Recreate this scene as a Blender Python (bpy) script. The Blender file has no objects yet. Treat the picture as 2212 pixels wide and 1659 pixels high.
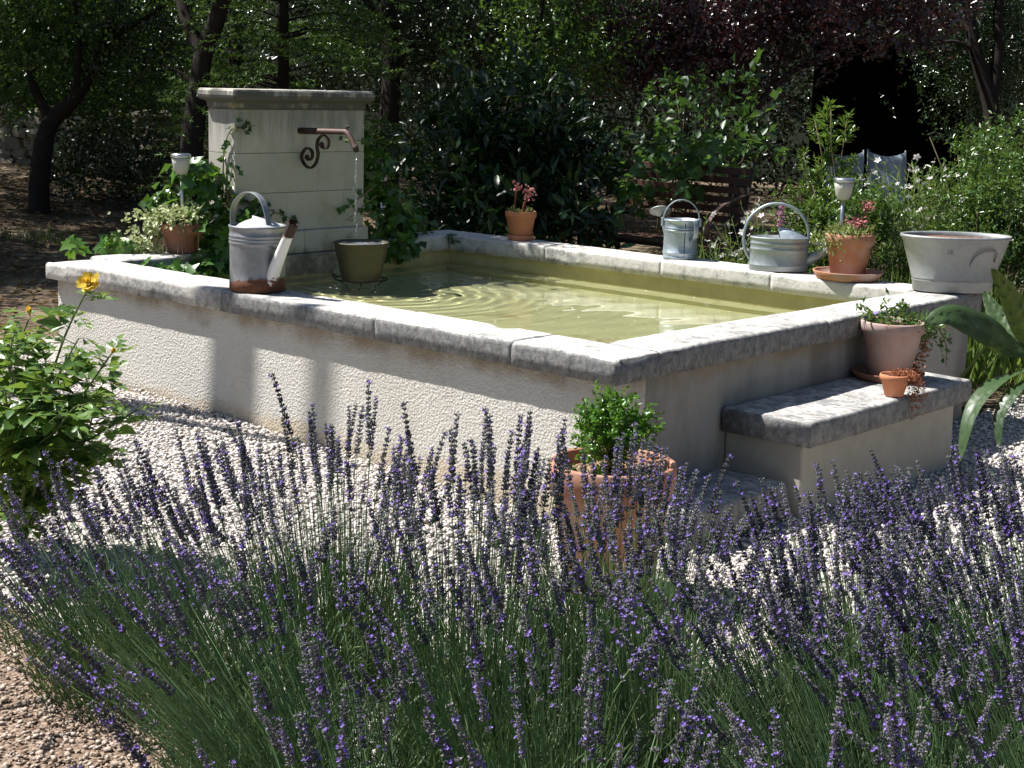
import bpy, bmesh, math, random
import numpy as np
from mathutils import Vector, Matrix, noise as mn

random.seed(7); rng = np.random.default_rng(7); mn.seed_set(3)
SC = bpy.context.scene
COL = SC.collection
PI = math.pi

# ---------------------------------------------------------------- camera
F_PX, PITCH, ROLL, YAW = 3335.82, .1937, .029, .7196
CAM = np.array([3.3875, -4.4491, 1.6])
FW = np.array([-math.sin(YAW) * math.cos(PITCH), math.cos(YAW) * math.cos(PITCH), -math.sin(PITCH)])
RT0 = np.array([math.cos(YAW), math.sin(YAW), 0.0]); UP0 = np.cross(RT0, FW)
RT = RT0 * math.cos(ROLL) + UP0 * math.sin(ROLL)
UP = -RT0 * math.sin(ROLL) + UP0 * math.cos(ROLL)
cam = bpy.data.cameras.new('camera'); cam_o = bpy.data.objects.new('camera', cam); COL.objects.link(cam_o)
cam.sensor_width = 36; cam.lens = F_PX / 2212 * 36; cam.clip_start = .05; cam.clip_end = 500
cam_o.matrix_world = Matrix(((RT[0], UP[0], -FW[0], CAM[0]), (RT[1], UP[1], -FW[1], CAM[1]), (RT[2], UP[2], -FW[2], CAM[2]), (0, 0, 0, 1)))
SC.camera = cam_o

def at(x, y, k):
    """survey point: picture position and distance along the view axis -> metres"""
    d = FW + RT * (x - 1106) / F_PX - UP * (y - 829.5) / F_PX
    return CAM + d * k

# ---------------------------------------------------------------- light
SUN_AZ, SUN_EL = math.radians(28), math.radians(57)
w = bpy.data.worlds.new('World'); SC.world = w; w.use_nodes = True
nt = w.node_tree; bg = nt.nodes['Background']; bg.inputs['Strength'].default_value = .05
sky = nt.nodes.new('ShaderNodeTexSky'); sky.sky_type = 'NISHITA'; sky.sun_disc = False
sky.sun_elevation = SUN_EL; sky.sun_rotation = math.radians(242); sky.air_density = 1.0; sky.dust_density = .6
nt.links.new(sky.outputs[0], bg.inputs['Color'])
sun = bpy.data.lights.new('sun', 'SUN'); sun.energy = 5.0; sun.angle = math.radians(.53); sun.color = (1, .975, .935)
sun_o = bpy.data.objects.new('sun', sun); COL.objects.link(sun_o)
travel = Vector((math.cos(SUN_AZ) * math.cos(SUN_EL), math.sin(SUN_AZ) * math.cos(SUN_EL), -math.sin(SUN_EL)))
sun_o.rotation_euler = travel.to_track_quat('-Z', 'Y').to_euler()
sun_o.location = (-8, -3, 14)
SC.view_settings.view_transform = 'Standard'; SC.view_settings.look = 'None'
SC.view_settings.exposure = 1.0; SC.view_settings.gamma = 1.0; SC.view_settings.use_curve_mapping = False
SC.render.engine = 'CYCLES'
SC.cycles.max_bounces = 8; SC.cycles.transparent_max_bounces = 16
SC.cycles.sample_clamp_indirect = 6.0
try:
    SC.cycles.use_denoising = True; SC.cycles.denoiser = 'OPENIMAGEDENOISE'
except Exception: pass

# ---------------------------------------------------------------- materials
class NT:
    def __init__(s, name):
        s.m = bpy.data.materials.new(name); s.m.use_nodes = True; s.t = s.m.node_tree
        s.b = s.t.nodes['Principled BSDF']; s.out = s.t.nodes['Material Output']; s._pos = None
    def n(s, t, **kw):
        x = s.t.nodes.new(t)
        for k, v in kw.items(): setattr(x, k, v)
        return x
    def l(s, a, b): s.t.links.new(a, b)
    def put(s, sock, v):
        if isinstance(v, bpy.types.NodeSocket): s.l(v, sock)
        elif isinstance(v, (tuple, list)) and len(v) == 3 and sock.type == 'RGBA': sock.default_value = (*v, 1)
        elif sock.type == 'RGBA' and isinstance(v, (int, float)): sock.default_value = (v, v, v, 1)
        else: sock.default_value = v
    def pos(s):
        if s._pos is None: s._pos = s.n('ShaderNodeNewGeometry').outputs['Position']
        return s._pos
    def objpos(s): return s.n('ShaderNodeTexCoord').outputs['Object']
    def scl(s, v, sc):
        x = s.n('ShaderNodeMapping'); s.l(v, x.inputs['Vector']); x.inputs['Scale'].default_value = sc; return x.outputs[0]
    def noise(s, scale, detail=4, rough=.55, vec=None, dist=0.0):
        x = s.n('ShaderNodeTexNoise'); s.l(vec or s.pos(), x.inputs['Vector'])
        x.inputs['Scale'].default_value = scale; x.inputs['Detail'].default_value = detail
        x.inputs['Roughness'].default_value = rough; x.inputs['Distortion'].default_value = dist
        return x.outputs['Fac']
    def voro(s, scale, vec=None, feature='F1', out='Distance', rand=1.0):
        x = s.n('ShaderNodeTexVoronoi', feature=feature); s.l(vec or s.pos(), x.inputs['Vector'])
        x.inputs['Scale'].default_value = scale; x.inputs['Randomness'].default_value = rand
        return x.outputs[out]
    def ramp(s, v, a, b, smooth=True):
        x = s.n('ShaderNodeMapRange', interpolation_type='SMOOTHSTEP' if smooth else 'LINEAR')
        s.l(v, x.inputs['Value']); x.inputs['From Min'].default_value = a; x.inputs['From Max'].default_value = b
        return x.outputs[0]
    def math(s, op, a, b=0.0, clamp=False):
        x = s.n('ShaderNodeMath', operation=op, use_clamp=clamp); s.put(x.inputs[0], a); s.put(x.inputs[1], b); return x.outputs[0]
    def mix(s, f, a, b, mode='MIX'):
        x = s.n('ShaderNodeMix', data_type='RGBA', blend_type=mode); s.put(x.inputs[0], f); s.put(x.inputs[6], a); s.put(x.inputs[7], b); return x.outputs[2]
    def bump(s, h, strength=1.0, dist=.01, prev=None):
        x = s.n('ShaderNodeBump'); s.l(h, x.inputs['Height']); x.inputs['Strength'].default_value = strength; x.inputs['Distance'].default_value = dist
        if prev is not None: s.l(prev, x.inputs['Normal'])
        return x.outputs[0]
    def nz(s):
        x = s.n('ShaderNodeSeparateXYZ'); s.l(s.n('ShaderNodeNewGeometry').outputs['True Normal'], x.inputs[0]); return x.outputs['Z']
    def z(s):
        x = s.n('ShaderNodeSeparateXYZ'); s.l(s.pos(), x.inputs[0]); return x.outputs['Z']
    def attr(s, name): return s.n('ShaderNodeAttribute', attribute_name=name).outputs['Fac']
    def rnd(s): return s.n('ShaderNodeObjectInfo').outputs['Random']
    def done(s, col, rough=.8, spec=.3, metal=0.0, normal=None):
        s.put(s.b.inputs['Base Color'], col); s.put(s.b.inputs['Roughness'], rough)
        s.put(s.b.inputs['Specular IOR Level'], spec); s.put(s.b.inputs['Metallic'], metal)
        if normal is not None: s.l(normal, s.b.inputs['Normal'])
        return s.m

def m_coping(name, lichen, streak=1.0):
    t = NT(name)
    base = t.mix(t.noise(2.2, 5), (.60, .575, .53), (.50, .475, .435))
    big = t.noise(2.6, 6, .6); fine = t.noise(70, 5, .7); med = t.noise(18, 6, .65, dist=.6)
    side = t.math('SUBTRACT', 1.0, t.ramp(t.nz(), .25, .95))
    g = t.math('ADD', t.math('MULTIPLY', big, .55), t.math('ADD', t.math('MULTIPLY', med, .55), t.math('MULTIPLY', fine, .22)))
    g = t.math('ADD', g, .065)
    g = t.math('ADD', g, t.math('MULTIPLY', side, .27 * lichen))
    mask = t.math('MULTIPLY', t.ramp(g, .78 - .12 * lichen, 1.02 - .11 * lichen), .94)
    c = t.mix(mask, base, t.mix(t.ramp(t.noise(30, 8, .8, vec=t.scl(t.pos(), (1, 1, .75))), .36, .64), (.075, .075, .075), (.25, .25, .245)))
    st = t.noise(34, 6, .75, vec=t.scl(t.pos(), (.45, 1, .6)) if streak else None, dist=1.2)
    c = t.mix(t.math('MULTIPLY', t.ramp(st, .50, .64), .7 * lichen), c, (.17, .17, .175))
    pits = t.ramp(t.voro(34, feature='F1'), .10, .16)
    pm = t.ramp(t.noise(5, 2), .52, .6)
    pit = t.math('MULTIPLY', t.math('SUBTRACT', 1.0, pits), pm)
    c = t.mix(t.math('MULTIPLY', pit, .6), c, (.12, .11, .1))
    h = t.math('ADD', t.math('MULTIPLY', fine, .5), t.math('ADD', t.math('MULTIPLY', med, .8), t.math('MULTIPLY', pit, -.7)))
    return t.done(c, .9, .2, normal=t.bump(h, .7, .006))

def m_render(name, side_dark=False):
    t = NT(name)
    z = t.z()
    base = t.mix(t.noise(1.7, 5), (.63, .60, .54), (.56, .535, .48)) if not side_dark else t.mix(t.noise(1.7, 5), (.40, .375, .33), (.33, .31, .275))  # side wall: its shade is put into a darker base colour
    stain = t.math('ADD', t.ramp(z, .30, .53), t.math('MULTIPLY', t.math('SUBTRACT', t.noise(5, 5, .6), .5), 1.6))
    c = t.mix(t.math('MULTIPLY', t.ramp(stain, .50, 1.2), .8), base, (.27, .20, .12))
    ochre = t.math('ADD', t.math('SUBTRACT', 1.0, t.ramp(z, .0, .16)), t.math('MULTIPLY', t.math('SUBTRACT', t.noise(4, 4), .5), 1.2))
    c = t.mix(t.math('MULTIPLY', t.ramp(ochre, .50, 1.1), .6), c, (.50, .385, .24))
    dm = t.ramp(t.noise(2.1, 6, .65, vec=t.scl(t.pos(), (1, 1, .4))), .50, .72)
    c = t.mix(t.math('MULTIPLY', dm, .28), c, (.36, .32, .27))
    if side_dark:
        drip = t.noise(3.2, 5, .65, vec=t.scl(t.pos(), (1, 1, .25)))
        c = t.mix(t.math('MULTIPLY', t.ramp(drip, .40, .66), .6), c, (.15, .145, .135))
    sp = t.ramp(t.noise(120, 3, .6), .60, .74)
    c = t.mix(t.math('MULTIPLY', sp, .3), c, (.3, .27, .23))
    h = t.math('ADD', t.noise(120, 4, .6, dist=.5), t.math('MULTIPLY', t.voro(95, feature='SMOOTH_F1'), .8))
    return t.done(c, .95, .15, normal=t.bump(h, .8 if not side_dark else .4, .009))

def m_ashlar():
    t = NT('ashlar_limestone')
    z = t.z()
    r = t.rnd()
    base = t.mix(r, (.51, .485, .42), (.46, .44, .385))
    base = t.mix(t.ramp(t.noise(6, 5), .4, .7), base, (.41, .395, .335))
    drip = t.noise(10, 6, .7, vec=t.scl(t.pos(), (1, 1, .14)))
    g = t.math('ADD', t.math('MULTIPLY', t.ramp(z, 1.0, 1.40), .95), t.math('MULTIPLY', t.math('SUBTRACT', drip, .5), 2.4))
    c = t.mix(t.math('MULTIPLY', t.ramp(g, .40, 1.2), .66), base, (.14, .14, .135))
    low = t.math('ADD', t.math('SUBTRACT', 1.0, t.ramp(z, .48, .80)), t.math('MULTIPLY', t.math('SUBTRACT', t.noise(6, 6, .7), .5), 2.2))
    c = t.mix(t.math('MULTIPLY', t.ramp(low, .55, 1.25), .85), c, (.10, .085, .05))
    moss = t.ramp(t.noise(3, 3), .5, .75)
    c = t.mix(t.math('MULTIPLY', moss, .18), c, (.40, .40, .18))
    h = t.math('ADD', t.noise(60, 5, .7), t.math('MULTIPLY', t.noise(12, 4), .6))
    return t.done(c, .92, .2, normal=t.bump(h, .45, .004))

def m_cornice():
    t = NT('cornice_stone')
    z = t.z()
    c = t.mix(t.noise(9, 5), (.50, .47, .40), (.38, .36, .31))
    g = t.math('ADD', t.noise(8, 6, .7, vec=t.scl(t.pos(), (1, 1, .4))), t.math('MULTIPLY', t.nz(), -.22))
    c = t.mix(t.math('MULTIPLY', t.ramp(g, .26, .50), .92), c, (.075, .075, .073))
    l = t.ramp(t.noise(11, 5, .7), .54, .68)
    und = t.math('SUBTRACT', 1.0, t.ramp(z, 1.415, 1.45))
    c = t.mix(t.math('MULTIPLY', l, t.math('ADD', .2, t.math('MULTIPLY', und, .6))), c, (.30, .25, .09))
    return t.done(c, .92, .2, normal=t.bump(t.noise(55, 5, .7), .5, .005))

def m_plain(name, col, rough=.6, spec=.4, metal=0.0, var=.15, scale=20, bump=0.0):
    t = NT(name)
    c = t.mix(t.noise(scale, 5, .6), tuple(x * (1 - var) for x in col), tuple(min(1, x * (1 + var)) for x in col))
    return t.done(c, rough, spec, metal, t.bump(t.noise(scale * 3, 4), bump, .003) if bump else None)

def m_zinc(name, col, rust=0.0, rough=.42, metal=.75):
    t = NT(name); p = t.objpos()
    sp = t.voro(45, vec=p, out='Color')
    spv = t.n('ShaderNodeSeparateColor'); t.l(sp, spv.inputs[0])
    f = t.math('ADD', t.math('MULTIPLY', t.noise(9, 5, .6, vec=p), .7), t.math('MULTIPLY', spv.outputs[0], .3))
    c = t.mix(f, tuple(x * .72 for x in col), tuple(min(1, x * 1.2) for x in col))
    c = t.mix(t.math('MULTIPLY', t.ramp(t.noise(11, 7, .75, vec=p), .54, .74), .30), c, tuple(x * .45 for x in col))
    ro = t.math('ADD', rough, t.math('MULTIPLY', f, .22)); me = metal
    if rust:
        s = t.n('ShaderNodeSeparateXYZ'); t.l(p, s.inputs[0])
        a = t.math('ADD', t.math('SUBTRACT', 1.0, t.ramp(s.outputs['Z'], .02, .085)), t.math('MULTIPLY', t.ramp(s.outputs['X'], -.06, .14), .55))
        a = t.math('ADD', a, t.math('MULTIPLY', t.math('SUBTRACT', t.noise(22, 6, .7, vec=p), .5), 1.6))
        k = t.ramp(t.math('MULTIPLY', a, t.math('SUBTRACT', 1.0, t.ramp(s.outputs['Z'], .07, .12))), .55, .85)
        rc = t.mix(t.noise(40, 5, .7, vec=p), (.035, .016, .010), (.20, .075, .032))
        c = t.mix(k, c, rc); ro = t.mix(k, ro, .9)
        me = t.math('MULTIPLY', t.math('SUBTRACT', 1.0, k), metal)
    return t.done(c, ro, .5, me, t.bump(t.noise(14, 4, vec=p), .25, .004))

def m_spout():
    t = NT('whitewashed_rusty_metal'); p = t.objpos()
    s = t.n('ShaderNodeSeparateXYZ'); t.l(p, s.inputs[0])
    a = t.math('ADD', t.math('MULTIPLY', t.ramp(s.outputs['Z'], .20, .30), .75), t.math('MULTIPLY', t.math('SUBTRACT', 1.0, t.ramp(s.outputs['Z'], .05, .10)), .8))
    a = t.math('ADD', a, t.math('MULTIPLY', t.math('SUBTRACT', t.noise(30, 6, .7, vec=p), .5), 2.2))
    k = t.ramp(a, .60, .78)
    c = t.mix(k, (.68, .68, .66), t.mix(t.noise(60, 5, .7, vec=p), (.05, .022, .014), (.22, .09, .04)))
    return t.done(c, t.mix(k, .45, .9), .4, 0.0)

def m_terracotta(name, col=(.44, .17, .085), bloom=.3, dark=0.0):
    t = NT(name); p = t.objpos()
    c = t.mix(t.noise(12, 5, .6, vec=p), tuple(x * .8 for x in col), tuple(x * 1.2 for x in col))
    b = t.ramp(t.noise(7, 6, .65, vec=p), .62 - .35 * bloom, .86 - .3 * bloom)
    c = t.mix(t.math('MULTIPLY', b, .75), c, (.40, .32, .29))
    if dark: c = t.mix(t.math('MULTIPLY', t.ramp(t.noise(5, 5, vec=p), .4, .7), dark), c, (.16, .10, .09))
    return t.done(c, .85, .25, normal=t.bump(t.noise(70, 3, vec=p), .15, .002))

def m_leaf(name, a, b, rough=.38, spec=.5, trans=.25, tcol=None, use='var', vein=False):
    t = NT(name)
    r = t.attr('var') if use == 'var' else t.rnd()
    c = t.mix(r, a, b)
    if vein:
        c = t.mix(t.math('MULTIPLY', t.ramp(t.noise(60, 3, vec=t.objpos()), .45, .75), .35), c, tuple(x * 1.5 for x in b))
    t.done(c, rough, spec, 0)
    tr = t.n('ShaderNodeBsdfTranslucent')
    tc = tcol or tuple(min(1, x * k) for x, k in zip(b, (1.8, 1.7, .8)))
    t.put(tr.inputs['Color'], tc)
    mx = t.n('ShaderNodeMixShader'); mx.inputs[0].default_value = trans
    t.l(t.b.outputs[0], mx.inputs[1]); t.l(tr.outputs[0], mx.inputs[2]); t.l(mx.outputs[0], t.out.inputs['Surface'])
    return t.m

def m_ground(name, cols, scale=60, bump=.8, patch=None):
    t = NT(name)
    v = t.voro(scale, out='Color'); s = t.n('ShaderNodeSeparateColor'); t.l(v, s.inputs[0])
    c = t.mix(s.outputs[0], cols[0], cols[1])
    c = t.mix(t.ramp(t.noise(3, 5), .45, .65), c, cols[2])
    if patch: c = t.mix(t.ramp(t.noise(1.3, 5, .6), .5, .62), c, patch)
    h = t.math('ADD', t.math('MULTIPLY', t.voro(scale), -1.0), t.math('MULTIPLY', t.noise(scale * .5, 4), .5))
    return t.done(c, .95, .15, normal=t.bump(h, bump, .012))

M = {}
M['coping_near'] = m_coping('weathered_limestone', 1.0)
M['coping_far'] = m_coping('pale_limestone', .25)
M['coping_left'] = m_coping('cleaner_limestone', .45)
M['step_stone'] = m_coping('dark_lichen_limestone', 1.55)
M['render'] = m_render('roughcast_render'); M['render_side'] = m_render('weathered_shaded_render', True)
M['step_render'] = m_plain('cream_step_render', (.37, .345, .29), .95, .15, 0, .22, 9, .6); M['ashlar'] = m_ashlar(); M['cornice'] = m_cornice()
M['mortar'] = m_plain('lime_mortar', (.42, .40, .33), .95, .1, bump=.4)
M['pool_wall'] = m_plain('algae_stained_concrete', (.46, .41, .20), .9, .2, var=.35, scale=7, bump=.3)
def m_pool_floor():
    t = NT('pool_lining')
    c = t.mix(t.noise(1.4, 5), (.49, .49, .265), (.57, .57, .325))
    c = t.mix(t.math('MULTIPLY', t.ramp(t.noise(2.3, 6, .68, vec=t.scl(t.pos(), (.6, 1.3, 1)), dist=.9), .54, .68), .7), c, (.27, .21, .08))
    c = t.mix(t.math('MULTIPLY', t.ramp(t.noise(14, 6, .7), .60, .72), .25), c, (.16, .14, .05))
    return t.done(c, .9, .2)
M['pool_floor'] = m_pool_floor()
M['zinc_can'] = m_zinc('galvanised_zinc_rusty', (.27, .28, .295), rust=1)
M['zinc_blue'] = m_zinc('galvanised_zinc_blue', (.38, .44, .48), rough=.38)
M['zinc_grey'] = m_zinc('galvanised_zinc_dull', (.33, .365, .38), rough=.45)
M['zinc_tub'] = m_zinc('weathered_zinc_tub', (.31, .32, .315), rough=.5, metal=.6)
M['lid_white'] = m_plain('whitened_zinc_lid', (.50, .50, .50), .5, .4, .2, .12, 12)
M['bucket'] = m_zinc('olive_stained_bucket', (.07, .062, .04), rough=.4, metal=.35)
M['spout_white'] = m_spout()
M['rust'] = m_plain('rusted_iron', (.055, .036, .029), .75, .3, .3, .4, 30, .4)
M['rust_pipe'] = m_plain('rusted_pipe', (.11, .068, .058), .6, .4, .3, .3, 25, .3)
M['iron'] = m_plain('dark_wrought_iron', (.05, .035, .03), .6, .4, .4, .3, 30, .2)
M['dark_iron'] = m_plain('blackened_wire', (.025, .024, .022), .5, .4, .5)
M['slat'] = m_plain('brown_bench_slat', (.085, .045, .032), .7, .3, 0, .45, 14, .2)
M['terra'] = m_terracotta('terracotta_orange', (.50, .20, .10), .22)
M['terra_big'] = m_terracotta('terracotta_large', (.39, .185, .115), .45)
M['terra_bloom'] = m_terracotta('terracotta_bloomed', (.33, .17, .13), 1.1)
M['terra_old'] = m_terracotta('terracotta_old', (.40, .185, .11), .6)
M['terra_dark'] = m_terracotta('terracotta_dark', (.30, .13, .075), .25, .6)
M['soil'] = m_ground('potting_soil', ((.055, .032, .02), (.13, .08, .05), (.09, .055, .035)), 120)
M['soil_red'] = m_ground('dry_red_soil', ((.16, .08, .05), (.26, .15, .10), (.20, .11, .07)), 130)
M['soil_pale'] = m_ground('dry_pale_soil', ((.20, .12, .07), (.42, .30, .20), (.28, .18, .11)), 110)
M['lamp_metal'] = m_plain('brushed_steel', (.55, .56, .58), .3, .5, .9, .1)
M['lamp_dark'] = m_plain('solar_cell', (.05, .05, .06), .2, .6)
M['lamp_shade'] = m_leaf('frosted_plastic', (.52, .52, .48), (.62, .61, .56), .35, .4, .35, (.7, .7, .62), use='rnd')
M['bark'] = m_plain('dark_bark', (.026, .021, .018), .95, .15, 0, .5, 14, .9)
M['bark_grey'] = m_plain('grey_bark', (.045, .04, .036), .95, .15, 0, .45, 18, .8)
M['twig'] = m_plain('green_brown_twig', (.12, .10, .05), .8, .2, 0, .3)
M['stem_green'] = m_leaf('green_stem', (.13, .18, .06), (.20, .25, .09), .6, .3, .1)
M['vine'] = m_plain('ivy_stem', (.22, .16, .10), .85, .2)
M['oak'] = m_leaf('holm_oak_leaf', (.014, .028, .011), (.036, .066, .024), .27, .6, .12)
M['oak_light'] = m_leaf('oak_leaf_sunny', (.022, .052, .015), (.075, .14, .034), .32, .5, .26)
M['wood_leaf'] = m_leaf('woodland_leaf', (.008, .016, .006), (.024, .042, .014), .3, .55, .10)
M['plum'] = m_leaf('purple_plum_leaf', (.024, .012, .015), (.075, .042, .046), .28, .7, .08, (.16, .025, .025))
M['spruce'] = m_leaf('spruce_needles', (.035, .08, .018), (.11, .20, .035), .5, .35, .12)
M['laurel'] = m_leaf('laurel_leaf', (.011, .032, .011), (.022, .056, .016), .38, .4, .12, use='rnd')
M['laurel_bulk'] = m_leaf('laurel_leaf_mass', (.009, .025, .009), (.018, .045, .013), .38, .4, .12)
M['lilac'] = m_leaf('heart_leaf', (.055, .13, .035), (.10, .20, .06), .42, .45, .32, use='rnd')
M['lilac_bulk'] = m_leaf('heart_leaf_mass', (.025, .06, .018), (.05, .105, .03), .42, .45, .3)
M['pitto'] = m_leaf('narrow_glossy_leaf', (.06, .12, .025), (.12, .20, .045), .3, .5, .22)
M['hedge'] = m_leaf('evergreen_shrub_leaf', (.04, .09, .02), (.10, .17, .04), .3, .55, .2)
M['grass'] = m_leaf('grass_blade', (.06, .12, .025), (.15, .21, .06), .5, .35, .3)
M['white_petal'] = m_leaf('white_petal', (.70, .66, .66), (.80, .74, .74), .6, .3, .3, (.8, .75, .75))
M['pink_petal'] = m_leaf('pink_petal', (.45, .14, .15), (.60, .28, .26), .6, .3, .2, (.6, .25, .25))
M['mauve_petal'] = m_leaf('mauve_petal', (.30, .12, .30), (.42, .18, .36), .6, .3, .2)
M['ivy'] = m_leaf('ivy_leaf', (.03, .085, .02), (.085, .18, .032), .3, .5, .3, use='rnd', vein=True)
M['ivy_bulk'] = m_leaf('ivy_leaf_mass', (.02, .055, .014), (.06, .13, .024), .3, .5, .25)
M['varieg'] = m_leaf('variegated_leaf', (.16, .22, .07), (.55, .58, .34), .4, .4, .25, (.5, .55, .25))
M['rose_leaf'] = m_leaf('rose_leaf', (.06, .13, .035), (.14, .235, .05), .33, .5, .3, (.24, .36, .05), use='rnd', vein=True)
M['rose_petal'] = m_leaf('yellow_petal', (.76, .58, .10), (.84, .72, .26), .6, .25, .35, (.85, .6, .08))
M['box'] = m_leaf('box_leaf', (.05, .13, .015), (.10, .22, .03), .28, .55, .28)
M['loquat'] = m_leaf('loquat_leaf', (.024, .05, .02), (.046, .085, .026), .42, .5, .13, (.15, .21, .02), use='rnd')
M['loquat_back'] = m_leaf('loquat_leaf_felted', (.16, .15, .10), (.2, .19, .13), .8, .2, .1, use='rnd')
M['succulent'] = m_leaf('succulent_leaf', (.12, .19, .06), (.26, .30, .12), .45, .4, .2)
M['dead_red'] = m_leaf('dried_red_sprig', (.20, .075, .045), (.36, .15, .09), .8, .2, .15)
M['lav_calyx'] = m_leaf('lavender_calyx', (.048, .043, .064), (.19, .175, .195), .55, .35, .08, (.14, .12, .17), use='rnd')
M['lav_petal'] = m_leaf('lavender_petal', (.17, .10, .40), (.27, .19, .52), .6, .2, .2, (.28, .18, .55), use='rnd')
M['lav_stem'] = m_leaf('lavender_stem', (.15, .245, .105), (.30, .41, .20), .55, .3, .12)
M['lav_leaf'] = m_leaf('lavender_leaf', (.045, .085, .04), (.13, .195, .10), .6, .3, .12)
M['litter'] = m_leaf('leaf_litter', (.06, .04, .022), (.22, .16, .09), .8, .2, .1)
M['chip_white'] = m_leaf('limestone_chip', (.46, .425, .39), (.68, .64, .60), .9, .2, 0.0)
M['chip_brown'] = m_leaf('brown_chip', (.24, .175, .125), (.50, .42, .36), .9, .2, 0.0)
M['gravel'] = m_ground('white_gravel', ((.34, .30, .27), (.52, .48, .44), (.46, .42, .38)), 75, 1.0)
M['earth'] = m_ground('woodland_earth', ((.06, .042, .026), (.15, .11, .075), (.10, .07, .045)), 30, .9, patch=(.19, .15, .10))
M['bed'] = m_ground('bed_soil', ((.15, .10, .07), (.33, .25, .19), (.23, .165, .12)), 70, 1.0)
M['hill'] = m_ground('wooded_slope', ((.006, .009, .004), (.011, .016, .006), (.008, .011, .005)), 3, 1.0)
M['rock'] = m_plain('field_stone', (.19, .17, .135), .95, .15, 0, .4, 7, .8)
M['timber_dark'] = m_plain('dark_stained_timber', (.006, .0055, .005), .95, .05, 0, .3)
M['house'] = m_plain('peach_render', (.55, .38, .28), .95, .1, 0, .1, 6)
M['fabric'] = m_plain('blue_grey_fabric', (.30, .36, .40), .9, .1, 0, .08, 30)
def m_water():
    t = NT('pool_water'); t.done((.96, .98, .90), .0, .5); t.b.inputs['Transmission Weight'].default_value = 1; t.b.inputs['IOR'].default_value = 1.33; return t.m
M['water'] = m_water()
def m_drop():
    t = NT('clear_water'); t.done((.95, .97, 1), .03, .5); t.b.inputs['Transmission Weight'].default_value = .85; t.b.inputs['IOR'].default_value = 1.33; return t.m
M['drop'] = m_drop()

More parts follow.
